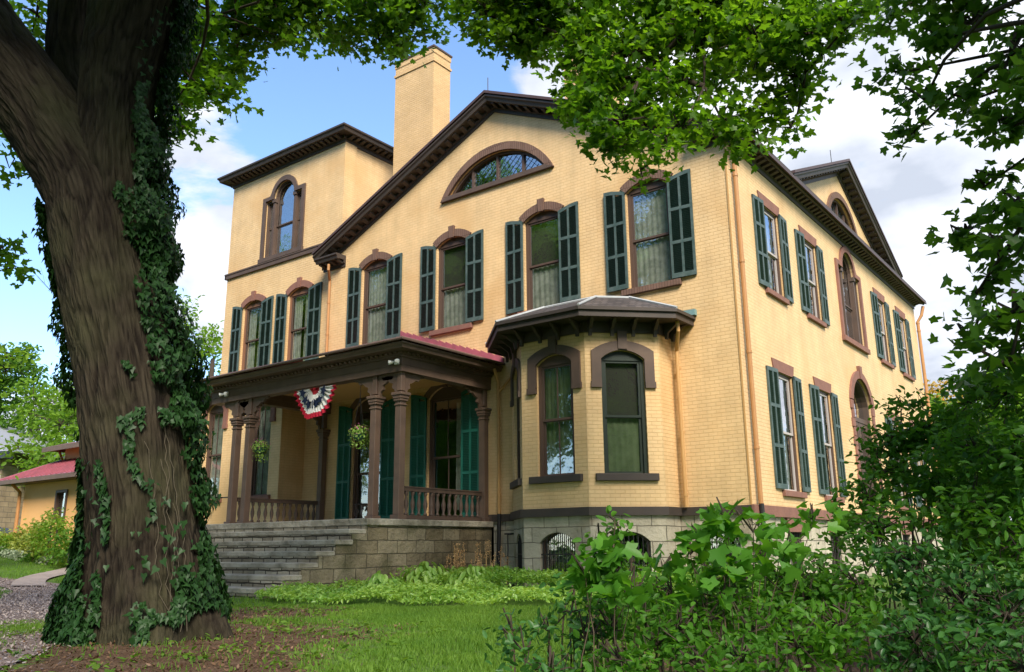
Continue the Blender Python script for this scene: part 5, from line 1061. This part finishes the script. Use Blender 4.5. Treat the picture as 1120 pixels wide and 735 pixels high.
for nm, lb, ct, cl, dens, size, shp, mt, sub, per in [('tall_shrub', 'tall dense dark green shrub with oval leaves before the side doorway', 'shrub', [(4.74, -9.16, -0.03, 0.15), (4.84, -9.08, 0.12, 0.18), (5.03, -8.94, 0.16, 0.23), (4.92, -9.27, -0.19, 0.22), (4.79, -9.75, -0.38, 0.18), (4.64, -9.87, -0.55, 0.13), (4.89, -8.8, 0.46, 0.12), (5.04, -8.68, 0.46, 0.11), (5.18, -8.83, 0.12, 0.3), (5.23, -9.42, -0.35, 0.35), (4.96, -10.25, -0.63, 0.26)], 627, 0.062, 'O', 'shrub', 0.13, 20), ('tall_shrub', 'tall shrub at the right picture edge under the dark maple leaves', 'shrub', [(5.48, -9.23, 0.34, 0.25), (5.78, -9.63, 0.32, 0.29), (5.57, -9.79, -0.13, 0.31), (5.86, -10.19, -0.18, 0.31), (5.65, -10.35, -0.58, 0.31), (5.89, -10.8, -0.7, 0.3), (6.12, -10.62, -0.23, 0.32)], 627, 0.062, 'O', 'shrub', 0.14, 20), ('leafy_shrub', 'low dense shrub at the bottom right corner below the tall shrubs', 'shrub', [(5.33, -10.98, -0.85, 0.27), (5.6, -11.27, -1.03, 0.29), (5.82, -11.35, -1.11, 0.3), (5.44, -11.65, -1.2, 0.25), (5.71, -11.82, -1.27, 0.23), (5.93, -11.77, -1.28, 0.23)], 627, 0.055, 'O', 'shrub2', 0.12, 20), ('leafy_shrub', 'shrub with bare lower stems between the maple sapling and the tall shrubs', 'shrub', [(4.59, -10.53, -0.84, 0.12), (4.76, -10.91, -0.97, 0.24), (4.6, -11.15, -1.02, 0.21), (5.02, -11.46, -1.19, 0.26), (4.88, -11.82, -1.26, 0.23), (5.03, -11.08, -0.96, 0.21), (4.6, -10.02, -0.68, 0.11)], 570, 0.058, 'O', 'shrub', 0.12, 18), ('maple_sapling', 'young maple sapling with large light green leaves before the house corner', 'sapling', [(4.58, -12.29, -0.66, 0.07), (4.7, -12.2, -0.58, 0.09), (4.81, -12.12, -0.65, 0.08), (4.54, -12.33, -0.76, 0.08), (4.67, -12.23, -0.78, 0.11), (4.84, -12.1, -0.8, 0.09), (4.87, -11.82, -0.74, 0.06), (4.65, -12.37, -0.91, 0.1), (4.87, -11.32, -0.57, 0.06)], 558, 0.085, 'M', 'sapling', 0.14, 9), ('maple_sapling', 'small maple sapling with a few big pale leaves before the basement windows', 'sapling', [(4.31, -12.87, -0.78, 0.05), (4.37, -12.83, -0.87, 0.06), (4.26, -12.92, -0.85, 0.04), (4.48, -12.87, -0.92, 0.06)], 558, 0.088, 'M', 'sapling', 0.1, 8), ('leafy_shrub', 'upright green sprig rising in front of the basement windows', 'shrub', [(3.92, -12.04, -0.57, 0.04), (3.95, -12.02, -0.68, 0.06), (3.9, -12.06, -0.78, 0.07), (3.99, -11.99, -0.81, 0.08), (4.13, -12.14, -0.93, 0.1), (4.14, -11.88, -0.84, 0.07), (3.84, -12.1, -0.68, 0.03)], 798, 0.065, 'O', 'shrub', 0.09, 11), ('glossy_shrub', 'low glossy dark shrub at the bottom middle with the lawn behind it', 'shrub', [(3.94, -12.78, -1.14, 0.12), (3.96, -13.02, -1.22, 0.11), (3.92, -12.54, -1.06, 0.1), (4.14, -12.75, -1.17, 0.15), (4.17, -13.11, -1.28, 0.14), (4.06, -12.44, -1.04, 0.11), (3.73, -12.82, -1.14, 0.05), (3.82, -12.37, -0.93, 0.05)], 798, 0.048, 'O', 'shrub2', 0.1, 15), ('leafy_shrub', 'broad leafy shrub filling the gap behind the two maple saplings', 'shrub', [(3.97, -11.5, -0.88, 0.13), (4.16, -11.36, -0.96, 0.16), (4.34, -11.22, -0.96, 0.16), (4.53, -11.08, -0.91, 0.15), (3.83, -11.61, -1.01, 0.12), (4.73, -11.18, -1.07, 0.16), (4.19, -11.59, -1.17, 0.18), (4.45, -11.39, -1.22, 0.18)], 570, 0.06, 'O', 'shrub', 0.12, 18), ('glossy_shrub', 'glossy dark shrub right of the lawn with sunlit upper leaves', 'shrub', [(3.98, -12.5, -0.99, 0.11), (4.25, -12.67, -1.13, 0.15), (4.53, -12.46, -1.13, 0.18), (4.62, -12.14, -0.99, 0.14), (4.32, -12.49, -1.05, 0.15), (4.36, -12.21, -0.97, 0.15), (4.48, -12.62, -1.19, 0.16), (4.58, -12.3, -1.1, 0.17), (4.44, -12.91, -1.24, 0.15), (4.71, -12.7, -1.25, 0.16), (4.62, -12.02, -1.0, 0.15), (4.77, -12.16, -1.15, 0.17), (4.84, -12.48, -1.28, 0.17), (4.97, -12.37, -1.32, 0.14)], 722, 0.05, 'O', 'shrub', 0.11, 17)]:
    shrub(nm, lb, ct, cl, dens, size, {'M': MAPLE, 'O': OVAL}[shp], M[mt], sub=sub, per=per)

# ------------------------------------------------------------------ ground cover, grass, litter, dried stalks
rg = np.random.default_rng(21)
def gz_arr(P): return np.array([GZ(x, y) for x, y in P])
def inpoly(x, y, poly):
    c = False; n = len(poly)
    for i in range(n):
        x1, y1 = poly[i]; x2, y2 = poly[i-1]
        if (y1 > y) != (y2 > y) and x < (x2-x1)*(y-y1)/(y2-y1)+x1: c = not c
    return c
COVER = [(-6.5, -6.9), (-5.2, -7.5), (-3.4, -6.7), (-1.6, -6.0), (.3, -5.4), (2.0, -4.6), (2.6, -3.0), (1.2, -1.2), (.4, -.3), (-6.4, -.3), (-6.45, -4.0)]
P = []; 
while len(P) < 34000:
    x, y = rg.uniform(-6.6, 2.7), rg.uniform(-7.6, -.2)
    if not inpoly(x, y, COVER): continue
    if -5.7 < x < -1.3 and y > -1.9+.0 and y > -1.9: continue
    e = noise.noise(Vector((x*1.2, y*1.2, 2)))
    hgt = .20+.20*e+(.20 if y > -3.5 else 0)*max(0, min(1, (y+4.5)))
    P.append((x, y, GZ(x, y)+max(.03, hgt*rg.uniform(.25, 1.0)**.5)))
P = np.array(P)
o = link('ground_cover', leaves(P, leaf_normals(len(P), rg, 1.0, .5), rg.uniform(.05, .09, len(P)), OVAL, M['cover'], 'ground_cover', rg)); tag(o, 'low leafy ground cover filling the bed along the foot of the house', 'ground cover', kind='stuff')
# larger hosta-like plants against the porch wall
def hosta(x, y, r, h, n, label, group='leafy clumps by the porch wall'):
    t = thing('hosta_plant', label, 'plant', (x, y, GZ(x, y)), group)
    a = rg.uniform(0, 2*PI, n); rr = rg.uniform(.15, 1, n)*r; P = np.stack([rr*np.cos(a), rr*np.sin(a), h*(1-.5*(rr/r)**2)*rg.uniform(.6, 1, n)], 1)
    D = np.stack([np.cos(a)*.7, np.sin(a)*.7, np.ones(n)], 1)
    link('leaves', leaves(P, D, rg.uniform(.14, .22, n), OVAL, M['cover'], 'leaves', rg, droop=.5, roll=np.stack([np.cos(a), np.sin(a), 0*a], 1)), t)
    return t
hosta(-5.9, -3.1, .6, .62, 110, 'broad leaved clump below the dried flower stalks'); hosta(-4.6, -3.2, .55, .58, 100, 'broad leaved clump before the arched basement grille'); hosta(-5.6, -4.7, .4, .48, 70, 'broad leaved clump in the bed near the foot of the steps')
t = thing('dried_flowers', 'tall dried brown flower stalks standing by the porch wall', 'flower stalks', (-6.0, -1.4, -1.6))
mb = MB(); rnd = random.Random(8); PP_ = []
for k in range(34):
    x = rnd.uniform(-.75, .85); y = rnd.uniform(-.5, .3); h = rnd.uniform(.55, 1.05); lx = rnd.uniform(-.1, .1)
    mb.tube([(x, y, 0), (x+lx*.4, y, h*.6), (x+lx, y, h)], [.008, .006, .004], 5)
    for q in range(26): tt = rnd.uniform(.62, 1.02); PP_.append((x+lx*tt+rnd.gauss(0, .022*(1.35-tt)*2), y+rnd.gauss(0, .02), h*tt))
mb.build('stalk', M['dry'], t)
PP_ = np.array(PP_); link('seed_heads', leaves(PP_, rg.normal(size=(len(PP_), 3)), .035, OVAL, leafmat('dried_petal', (.62, .34, .13), (.75, .50, .26), .1, tcol=(1, .9, .7)), 'seed_heads', rg), t)
# grass blades
def grass(name, n, x0, x1, y0, y1, hmin, hmax, keep, label):
    P = []
    while len(P) < n:
        x, y = rg.uniform(x0, x1), rg.uniform(y0, y1)
        if keep(x, y): P.append((x, y, GZ(x, y)))
    P = np.array(P); n = len(P); h = rg.uniform(hmin, hmax, n)*(1+.5*rg.random(n)**4); h *= 1+.8*(np.array([noise.noise(Vector((q[0]*1.3, q[1]*1.3, 7))) for q in P])); a = rg.uniform(0, 2*PI, n); w = .0045+.003*rg.random(n); ln = rg.normal(size=(n, 2))*.35*h[:, None]
    dx = np.stack([np.cos(a), np.sin(a), 0*a], 1)*w[:, None]
    V = np.stack([P-dx, P+dx, P+dx*.6+np.stack([ln[:, 0]*.4, ln[:, 1]*.4, h*.6], 1), P-dx*.6+np.stack([ln[:, 0]*.4, ln[:, 1]*.4, h*.6], 1), P+np.stack([ln[:, 0], ln[:, 1], h], 1)], 1)
    b = (np.arange(n)*5)[:, None]; loops = np.concatenate([b+np.array([[0, 1, 2, 3]]), b+np.array([[3, 2, 4]])], 1).ravel()
    o = link(name, ngmesh(name, V.reshape(-1, 3), loops, np.tile([4, 3], n), M['grass'])); tag(o, label, 'grass', kind='stuff')
def lawn_keep(x, y):
    s = soil_at(x, y)+1.3*noise.fractal(Vector((x*1.6, y*1.6, 0)), 1, 2, 4)*.35
    if inpoly(x, y, COVER): return False
    return rg.uniform() < (1 if s < .3 else (.35 if s < .6 else .045))
grass('grass', 80000, -5.5, 5.5, -13, -4.2, .025, .055, lawn_keep, 'mown green grass of the front lawn with worn brown patches')
WALKS = [((1.2, -16.5), (-3.4, -12.7), 1.1), ((-3.4, -12.7), (-7.8, -9.9), 1.05), ((-7.8, -9.9), (-12, -7.75), 1.0), ((-12, -7.75), (-15.6, -6.55), .85), ((-15.6, -6.55), (-19.5, -7.4), .75), ((-19.5, -7.4), (-27, -11), .75), ((-15.2, -6.9), (-17.6, -5.7), .45), ((-17.6, -5.7), (-19.9, -3.6), .42), ((-8.3, -9.5), (-9.7, -8.3), 1.0), ((-9.7, -8.3), (-10.1, -6.7), 1.3)]
def left_keep(x, y):
    for (ax_, ay_), (bx_, by_), w_ in WALKS:
        t_ = max(0, min(1, ((x-ax_)*(bx_-ax_)+(y-ay_)*(by_-ay_))/((bx_-ax_)**2+(by_-ay_)**2)))
        if math.hypot(x-ax_-(bx_-ax_)*t_, y-ay_-(by_-ay_)*t_) < w_: return False
    if x > -19.3 and y > -.7: return False
    if soil_at(x, y) > .45: return False
    return y > -11.5
grass('grass', 60000, -30, -5.5, -12, 5, .05, .09, left_keep, 'sunny green grass of the lawn beyond the gravel path')
P = []
while len(P) < 15000:
    x, y = rg.uniform(-21, 1), rg.uniform(-15.5, -6)
    ok = False
    for (ax_, ay_), (bx_, by_), w_ in WALKS[:6]+WALKS[-2:]:
        t_ = max(0, min(1, ((x-ax_)*(bx_-ax_)+(y-ay_)*(by_-ay_))/((bx_-ax_)**2+(by_-ay_)**2)))
        if math.hypot(x-ax_-(bx_-ax_)*t_, y-ay_-(by_-ay_)*t_) < w_+.12: ok = True; break
    if ok: P.append((x, y, GZ(x, y)+.026))
P = np.array(P); o = link('gravel_stones', leaves(P, leaf_normals(len(P), rg, 1, .5), rg.uniform(.02, .05, len(P)), OVAL, leafmat('gravel_stone', (.17, .14, .125), (.36, .30, .275), .0), 'gravel_stones', rg, droop=0)); tag(o, 'pinkish gravel stones strewn over the path left of the big tree', 'gravel', kind='stuff')
# fallen leaves and weeds round the trunk
P = []
while len(P) < 6500:
    x, y = rg.uniform(-6.5, 4.5), rg.uniform(-14, -6.8)
    if soil_at(x, y)+.25*noise.noise(Vector((x*1.5, y*1.5, 0))) > .35 and rg.uniform() < .9: P.append((x, y, GZ(x, y)+.012))
P = np.array(P); o = link('leaf_litter', leaves(P, leaf_normals(len(P), rg, 1, .35), rg.uniform(.018, .045, len(P)), OVAL, M['litter'], 'leaf_litter', rg, droop=-.3)); tag(o, 'brown fallen leaves on the bare soil round the big tree', 'leaf litter', kind='stuff')
P = []; rl = []
for k in range(420):
    x, y = rg.uniform(-5.5, 4.5), rg.uniform(-13.6, -7.5)
    if soil_at(x, y) < .15: continue
    for q in range(rg.integers(5, 11)): a = rg.uniform(0, 2*PI); P.append((x+.03*math.cos(a), y+.03*math.sin(a), GZ(x, y)+rg.uniform(.01, .05))); rl.append((math.cos(a), math.sin(a), .9))
P = np.array(P); o = link('weeds', leaves(P, leaf_normals(len(P), rg, .8, .3), rg.uniform(.03, .085, len(P)), OVAL, M['grass'], 'weeds', rg, roll=np.array(rl))); tag(o, 'small green weeds sprouting from the bare soil by the trunk', 'weeds', kind='stuff')

# ------------------------------------------------------------------ left background: outbuilding, garden bed, stone house, cars, trees
ob = thing('outbuilding', 'low yellow outbuilding with a pink red metal roof beyond the lawn', 'outbuilding', (-23, -3.5, -.9))
A = Vector((-28.4, -1.63)); dr = Vector((1.0, 0.0)); L_ = 8.2
ob.location = (A.x, A.y, -.72)
mb = MB(); wall_faces(mb, [(0, 0), (L_, 0), (L_, 2.6), (0, 2.6)], [[(2.65, 1.05), (2.65, 2.15), (3.5, 2.15), (3.5, 1.05)]], lambda u, v, d: (u, d, v))
mb.add([(0, 0, 0), (0, 4.5, 0), (0, 4.5, 2.6), (0, 0, 2.6), (L_, 0, 0), (L_, 4.5, 0), (L_, 4.5, 2.6), (L_, 0, 2.6)], [(0, 3, 2, 1), (4, 5, 6, 7), (1, 2, 6, 5)])
mb.build('wall', mat('outbuilding_paint', (.80, .45, .18), .6, var=.4, vscale=1.2, vcol=(.70, .39, .15)), ob)
ez, tz, fy, ty = 2.66, 3.50, -.55, 1.2
mb = MB(); lo = [(-1.3, fy, ez), (L_+.5, fy, ez), (L_+.5, ty, tz), (.1, ty, tz), (.1, 4.0, tz), (-1.3, 5.0, ez)]
mb.add(lo+[(x, y, z-.12) for x, y, z in lo], [(0, 1, 2, 3), (0, 3, 4, 5), (9, 8, 7, 6), (6, 7, 1, 0), (11, 6, 0, 5), (1, 7, 8, 2), (11, 10, 9, 6)])
r_ = mb.build('roof', M['tin'], ob)
MB().box(-1.32, L_+.5, fy-.05, fy-.002, ez-.17, ez-.01).build('fascia', M['porch_brown'], r_)
MB().box(-1.2, L_+.4, fy+.1, -.005, ez-.18, ez-.122).build('soffit', M['porch_brown'], r_)
mb = MB()
for i in range(26):
    x = -1.0+i*.38; f_ = min(1, (x+1.3)/1.4); mb.tube([(x, fy, ez+.02), (x, fy+(ty-fy)*f_, ez+(tz-ez)*f_+.02)], .02, 5)
mb.tube([(-1.3, fy, ez), (.1, ty, tz)], .04, 5)
mb.build('standing_seam', M['tin'], r_)
MB().box(.35, L_, ty-.0, 4.2, 3.0, 4.02).build('upper_wall', bpy.data.materials['outbuilding_paint'], ob)
mb = MB(); up_ = [(-.1, .55, 3.98), (L_+.6, .55, 3.98), (L_+.6, 2.6, 4.55), (.5, 2.6, 4.55), (L_+.6, 4.8, 3.98), (-.1, 4.8, 3.98)]
mb.add(up_+[(x, y, z-.14) for x, y, z in up_], [(0, 1, 2, 3), (3, 2, 4, 5), (0, 3, 5), (6, 7, 1, 0), (11, 6, 0, 5), (9, 8, 7, 6), (11, 10, 8, 9)]); mb.build('upper_roof', M['tin'], ob)
MB().box(-.12, L_+.6, .50, .548, 3.78, 3.97).build('upper_fascia', M['porch_brown'], ob)
MB().tube([(-.05, 1.15, 3.85), (.38, 1.15, 3.42)], .05, 6).build('brace', M['pipe'], ob)
w = MB().ring([(2.65, 1.05), (2.65, 2.15), (3.5, 2.15), (3.5, 1.05)], [(2.74, 1.14), (2.74, 2.06), (3.41, 2.06), (3.41, 1.14)], -.05, .1, closed=True).build('window', M['sash'], ob)
MB().box(2.7, 3.45, .08, .09, 1.1, 2.1).build('pane', M['glass'], w); MB().box(2.6, 3.6, .5, .52, .9, 2.2).build('backing', M['dark'], w)
MB().tube([(-.1, -.45, 2.5), (-.08, -.12, 2.2), (-.08, -.12, .05)], .065, 8).build('downspout', M['pipe_orange'], ob)
# stone building
sb = thing('stone_building', 'tan stone building with a grey roof and arched window behind the outbuilding', 'building', (-52.5, 3, -1.2)); sb.rotation_euler = (0, 0, R(22))
mb = MB(); wall_faces(mb, [(-14, 0), (5.5, 0), (5.5, 6.2), (-14, 6.2)], [shift(shape_segment(.95, 0, 2.6, .93), x, 1.0) for x in (-7, -3.3, .4)], lambda u, v, d: (u, d, v), .4)
mb.add([(5.5, 0, 0), (5.5, 12, 0), (5.5, 12, 6.2), (5.5, 0, 6.2)], [(0, 1, 2, 3)]); mb.build('wall', masonry('tan_stone', ((.40, .30, .20), (.33, .25, .17)), .6, .3, .015, (.22, .18, .14), .85, .02), sb)
mb = MB(); mb.add([(-15, -.8, 6.1), (6.4, -.8, 6.1), (-4, 6, 9.6), (-9, 6, 9.6), (6.4, 12.8, 6.1), (-15, 12.8, 6.1)], [(0, 1, 2, 3), (1, 4, 2), (4, 5, 3, 2), (5, 0, 3), (5, 4, 1, 0)]); mb.build('roof', mat('grey_metal_roof', (.28, .29, .33), .5), sb)
MB().box(-15, 6.4, -.78, -.2, 5.7, 6.08).build('eave', mat('dark_eave', (.04, .05, .06), .6), sb)
MB().box(-14, 5.52, -.06, -.003, 4.55, 4.8).build('string_course', mat('pale_stone', (.45, .40, .32), .8), sb)
for x in (-7, -3.3, .4):
    w = MB().ring(shift(shape_segment(.95, 0, 2.6, .93), x, 1.0), shift(shape_segment(.75, 0, 2.6, .75), x, 1.0), -.05, .3).build('window', mat('white_window', (.5, .52, .5), .5) if 'white_window' not in bpy.data.materials else bpy.data.materials['white_window'], sb)
    MB().box(x-.8, x+.8, .2, .22, 1.0, 4.4).build('pane', M['glass'], w); MB().box(x-.9, x+.9, .5, .6, .8, 4.6).build('backing', M['dark'], w)
# parked cars
def car(loc, rz, body, label):
    t = thing('parked_car', label, 'car', loc, 'cars parked behind the outbuilding', rz)
    prof = [(-2.2, .35), (-2.25, .62), (-2.1, .86), (-1.3, .96), (-.55, 1.40), (.75, 1.45), (1.55, 1.02), (2.1, .96), (2.25, .7), (2.22, .35)]
    lower = [(-2.2, .35), (-2.25, .62), (-2.1, .86), (-1.3, .93), (1.5, .98), (2.1, .94), (2.25, .7), (2.22, .35)]
    m = mat('car_paint', body, .25, spec=.6)
    b = MB().prism(lower, -.88, .88); b.prism([(-.9, 1.30), (-.5, 1.42), (.7, 1.46), (1.0, 1.34)], -.66, .66); b.build('body', m, t, bevel=.06)
    g = MB(); V = [(-1.35, -.82, .93), (1.55, -.82, .97), (.85, -.62, 1.42), (-.62, -.62, 1.38), (-1.35, .82, .93), (1.55, .82, .97), (.85, .62, 1.42), (-.62, .62, 1.38)]
    g.add(V, [(0, 1, 2, 3), (7, 6, 5, 4), (0, 3, 7, 4), (1, 5, 6, 2), (3, 2, 6, 7)]); g.build('windows', mat('car_glass', (.02, .03, .04), .08, spec=.8), t)
    for x in (-1.38, 1.38):
        for y in (-.86, .86):
            w = MB().lathe([(.30, -.1), (.33, -.07), (.33, .07), (.30, .1)], n=20).build('wheel', mat('tyre', (.02, .02, .02), .8), t); w.rotation_euler = (PI/2, 0, 0); w.location = (x, y, .33)
            h = MB().lathe([(.2, -.115), (.2, .115), (.05, .12)], n=16).build('rim', mat('rim_metal', (.5, .5, .5), .3, metal=1), w)
    for y in (-.6, .6): MB().box(-2.27, -2.2, y-.18, y+.18, .62, .78).build('headlight', mat('lamp_glass', (.7, .7, .65), .1), t)
car((-34.3, -3.6, -.62), R(-15), (.33, .27, .25), 'silver beige car partly cut by the picture edge, nearest the outbuilding')
car((-38.5, .2, -.62), R(10), (.05, .06, .08), 'dark car parked between the stone building and the outbuilding')
# garden bed plants in front of the outbuilding
bedn = 0
def gplant(x, y, r, h, m, size, label, name='garden_shrub', n=500):
    t = thing(name, label, 'shrub', (x, y, GZ(x, y)), 'garden plants before the outbuilding'); d = rg.normal(size=(n, 3)); d /= np.linalg.norm(d, axis=1)[:, None]; rr = rg.uniform(.5, 1, (n, 1))
    P = d*rr*np.array([r, r, h*.55])*(1+.25*rg.normal(size=(n, 1))*.5)+np.array([0, 0, h*.5]); P = P[P[:, 2] > .01]
    link('foliage', leaves(P, leaf_normals(len(P), rg, .8, .6), size, OVAL, m, 'foliage', rg), t)
    MB().tube([(0, 0, 0), (.02, .02, h*.7)], .03, 5).build('stem', M['bark_plain'], t)
M['pale_leaf'] = leafmat('pale_variegated_leaf', (.20, .28, .13), (.45, .50, .36), .3, tcol=(1.2, 1.2, 1)); M['lime_leaf'] = leafmat('lime_leaf', (.22, .30, .05), (.36, .40, .09), .4, tcol=(1.5, 1.4, .7))
def along(u, d): p = A+dr*u; n_ = Vector((dr.y, -dr.x)); return (p.x+n_.x*d, p.y+n_.y*d)
rnd = random.Random(12)
specs = [(-1.6, 1.0, .5, .6, 'lime_leaf'), (-.5, .9, .5, .6, 'far_leaf'), (.6, .8, .5, .75, 'lime_leaf'), (1.5, 1.0, .45, .6, 'far_leaf'), (2.3, .8, .55, .9, 'lime_leaf'), (3.2, 1.0, .5, .75, 'lime_leaf'), (3.5, .7, .35, 1.2, 'far_leaf'), (4.9, 1.1, .65, 1.5, 'far_leaf'), (5.7, 1.5, .8, 1.7, 'lime_leaf'), (6.8, 1.8, .8, 1.6, 'far_leaf'), (8.0, 1.9, .7, 1.3, 'far_dark')]
adj = ['farthest left, low and yellow green', 'low green beside the corner drainpipe', 'yellow green at the left corner of the wall', 'lowest green one in the middle of the wall', 'pale yellow green in the middle of the wall', 'low yellow green just left of the window', 'narrow, green and climbing over the window', 'tall green right of the window', 'tall yellow green by the big trunk', 'green and half behind the big trunk', 'dark green and farthest right']
for (u, d, r, h, m), a in zip(specs, adj): x, y = along(u, d); gplant(x, y, r, h, M[m], .13, 'garden shrub before the outbuilding, '+a)
for i in range(11):
    x, y = along(-2.2+i*.85, 1.75+.15*math.sin(i)); gplant(x, y, .38, .28, M['pale_leaf'] if i % 3 else M['far_dark'], .12, 'low pale edging plant in the bed before the outbuilding' if i % 3 else 'low dark edging plant in the bed before the outbuilding', 'edging_plant', 160)
# trees in the distance
def far_tree(base, h, clusters, label, m, size=.28, dens=16, group=None, name='tree', per=18, sub=.5, bare=False):
    t = thing(name, label, 'tree', base, group)
    MB().tube([(0, 0, -.2), (.1, 0, h*.4), (.0, .1, h*.75)], [h*.03, h*.02, h*.008], 8).build('trunk', M['bark_plain'], t, smooth=True)
    T = crown(t, 'crown', [(x+base[0], y+base[1], z+base[2], r) for x, y, z, r in clusters], dens, size, OVAL, m, rng, sub=sub, per=per, off=base) if clusters else []
    if len(T): twigs(t, T, base, .02, every=3)
    return t
def ball(h, w, n, seed, z0=.35):
    if h > 16: z0 = .1; n = 34
    elif h < 4.5 and w > 2: z0 = .05; n = 14
    rnd = random.Random(seed); out = []
    for i in range(n):
        a = rnd.uniform(0, 2*PI); zz = rnd.uniform(z0, .95); rr = w*math.sqrt(max(.05, 1-((zz-.62)/.42)**2))*rnd.uniform(.3, 1); out.append((rr*math.cos(a), rr*math.sin(a), zz*h, w*rnd.uniform(.3, .5)))
    return out
for i, (b, h, w, lb, m, sz, dn) in enumerate([((-59.3, 11.3, -0.5), 13.2, 6.5, 'broad green tree left behind the stone building', 'far_dark', 0.32, 7), ((-49.7, 9.8, -0.5), 10.4, 5.0, 'green tree behind the stone building roof, nearest the big trunk', 'far_leaf', 0.3, 8), ((-20.1, -6.6, -0.7), 6.0, 1.1, 'small green tree cut by the left picture edge', 'far_leaf', 0.2, 16), ((-36.0, 3.8, -0.6), 5.6, 2.2, 'bright yellow green bushy tree between the outbuilding and the stone building', 'far_leaf', 0.22, 14), ((-32.8, 8.8, -0.6), 13.0, 3.6, 'light green tree between the ivy covered trunk and the tower', 'far_leaf', 0.26, 10), ((-40.0, 10.8, -0.6), 9.0, 4.0, 'green tree behind the big trunk and the wing', 'far_leaf', 0.3, 8), ((-6.2, 51.6, -1.2), 13.2, 4.5, 'yellowing tree behind the far right corner of the mansion', 'yellow_leaf', 0.3, 9), ((0.2, 23.8, -1.6), 4.2, 3.2, 'dense green bush beyond the tall shrubs, left of its twin', 'far_dark', 0.25, 14), ((3.0, 23.4, -1.6), 4.3, 3.4, 'dense green bush beyond the tall shrubs, cut by the right picture edge', 'far_dark', 0.25, 14), ((-3.4, 28.6, -1.6), 3.8, 3.0, 'dense green bush at the far back corner of the mansion', 'far_dark', 0.25, 14), ((-2.0, 46.0, -1.2), 11, 5, 'green tree behind the tall shrubs at the right', 'far_leaf', 0.3, 8), ((-24, -24, -1.6), 24, 8, 'tall green tree across the front lawn, nearest the house', 'maple_a', 0.36, 11), ((-36, -33, -1.6), 26, 9, 'tall green tree across the front lawn, farthest from the house', 'far_leaf', 0.36, 11), ((-10, -31, -1.6), 23, 8, 'tall green tree across the front lawn, behind the viewpoint', 'maple_a', 0.36, 11), ((10, -33, -1.6), 21, 8, 'green tree standing behind the viewpoint, across from the front door', 'far_leaf', 0.36, 11), ((30, -18, -1.6), 17.5, 7.5, 'tall green tree beyond the shrubs, facing the bay window', 'maple_a', 0.36, 11), ((-41, -20, -1.6), 22, 8, 'tall green tree across the front lawn, facing the tower', 'far_leaf', 0.36, 11)]):
    far_tree(b, h, ball(h, w, 12 if h < 8 else 16, i+3), lb, M[m], sz, dn, name='background_tree')
# bare twiggy tree beside the tower
t = thing('bare_tree', 'bare twiggy tree top rising beside the tower wall', 'tree', (-30.5, 3.5, -.6)); mb = MB(); rnd = random.Random(77)
def grow(p, d, l, r, k):
    q = p+d*l; mb.tube([p, (p+q)/2+Vector((rnd.uniform(-.1, .1), 0, rnd.uniform(-.1, .1)))*l, q], [r, r*.8, r*.6], 5, cap=False)
    if k: 
        for _ in range(3): grow(q, (d+Vector((rnd.uniform(-.6, .6), rnd.uniform(-.6, .6), rnd.uniform(-.1, .5)))).normalized(), l*rnd.uniform(.6, .8), r*.55, k-1)
grow(Vector((0, 0, 0)), Vector((0, 0, 1)), 4.5, .12, 5); mb.build('branches', M['bark_plain'], t)
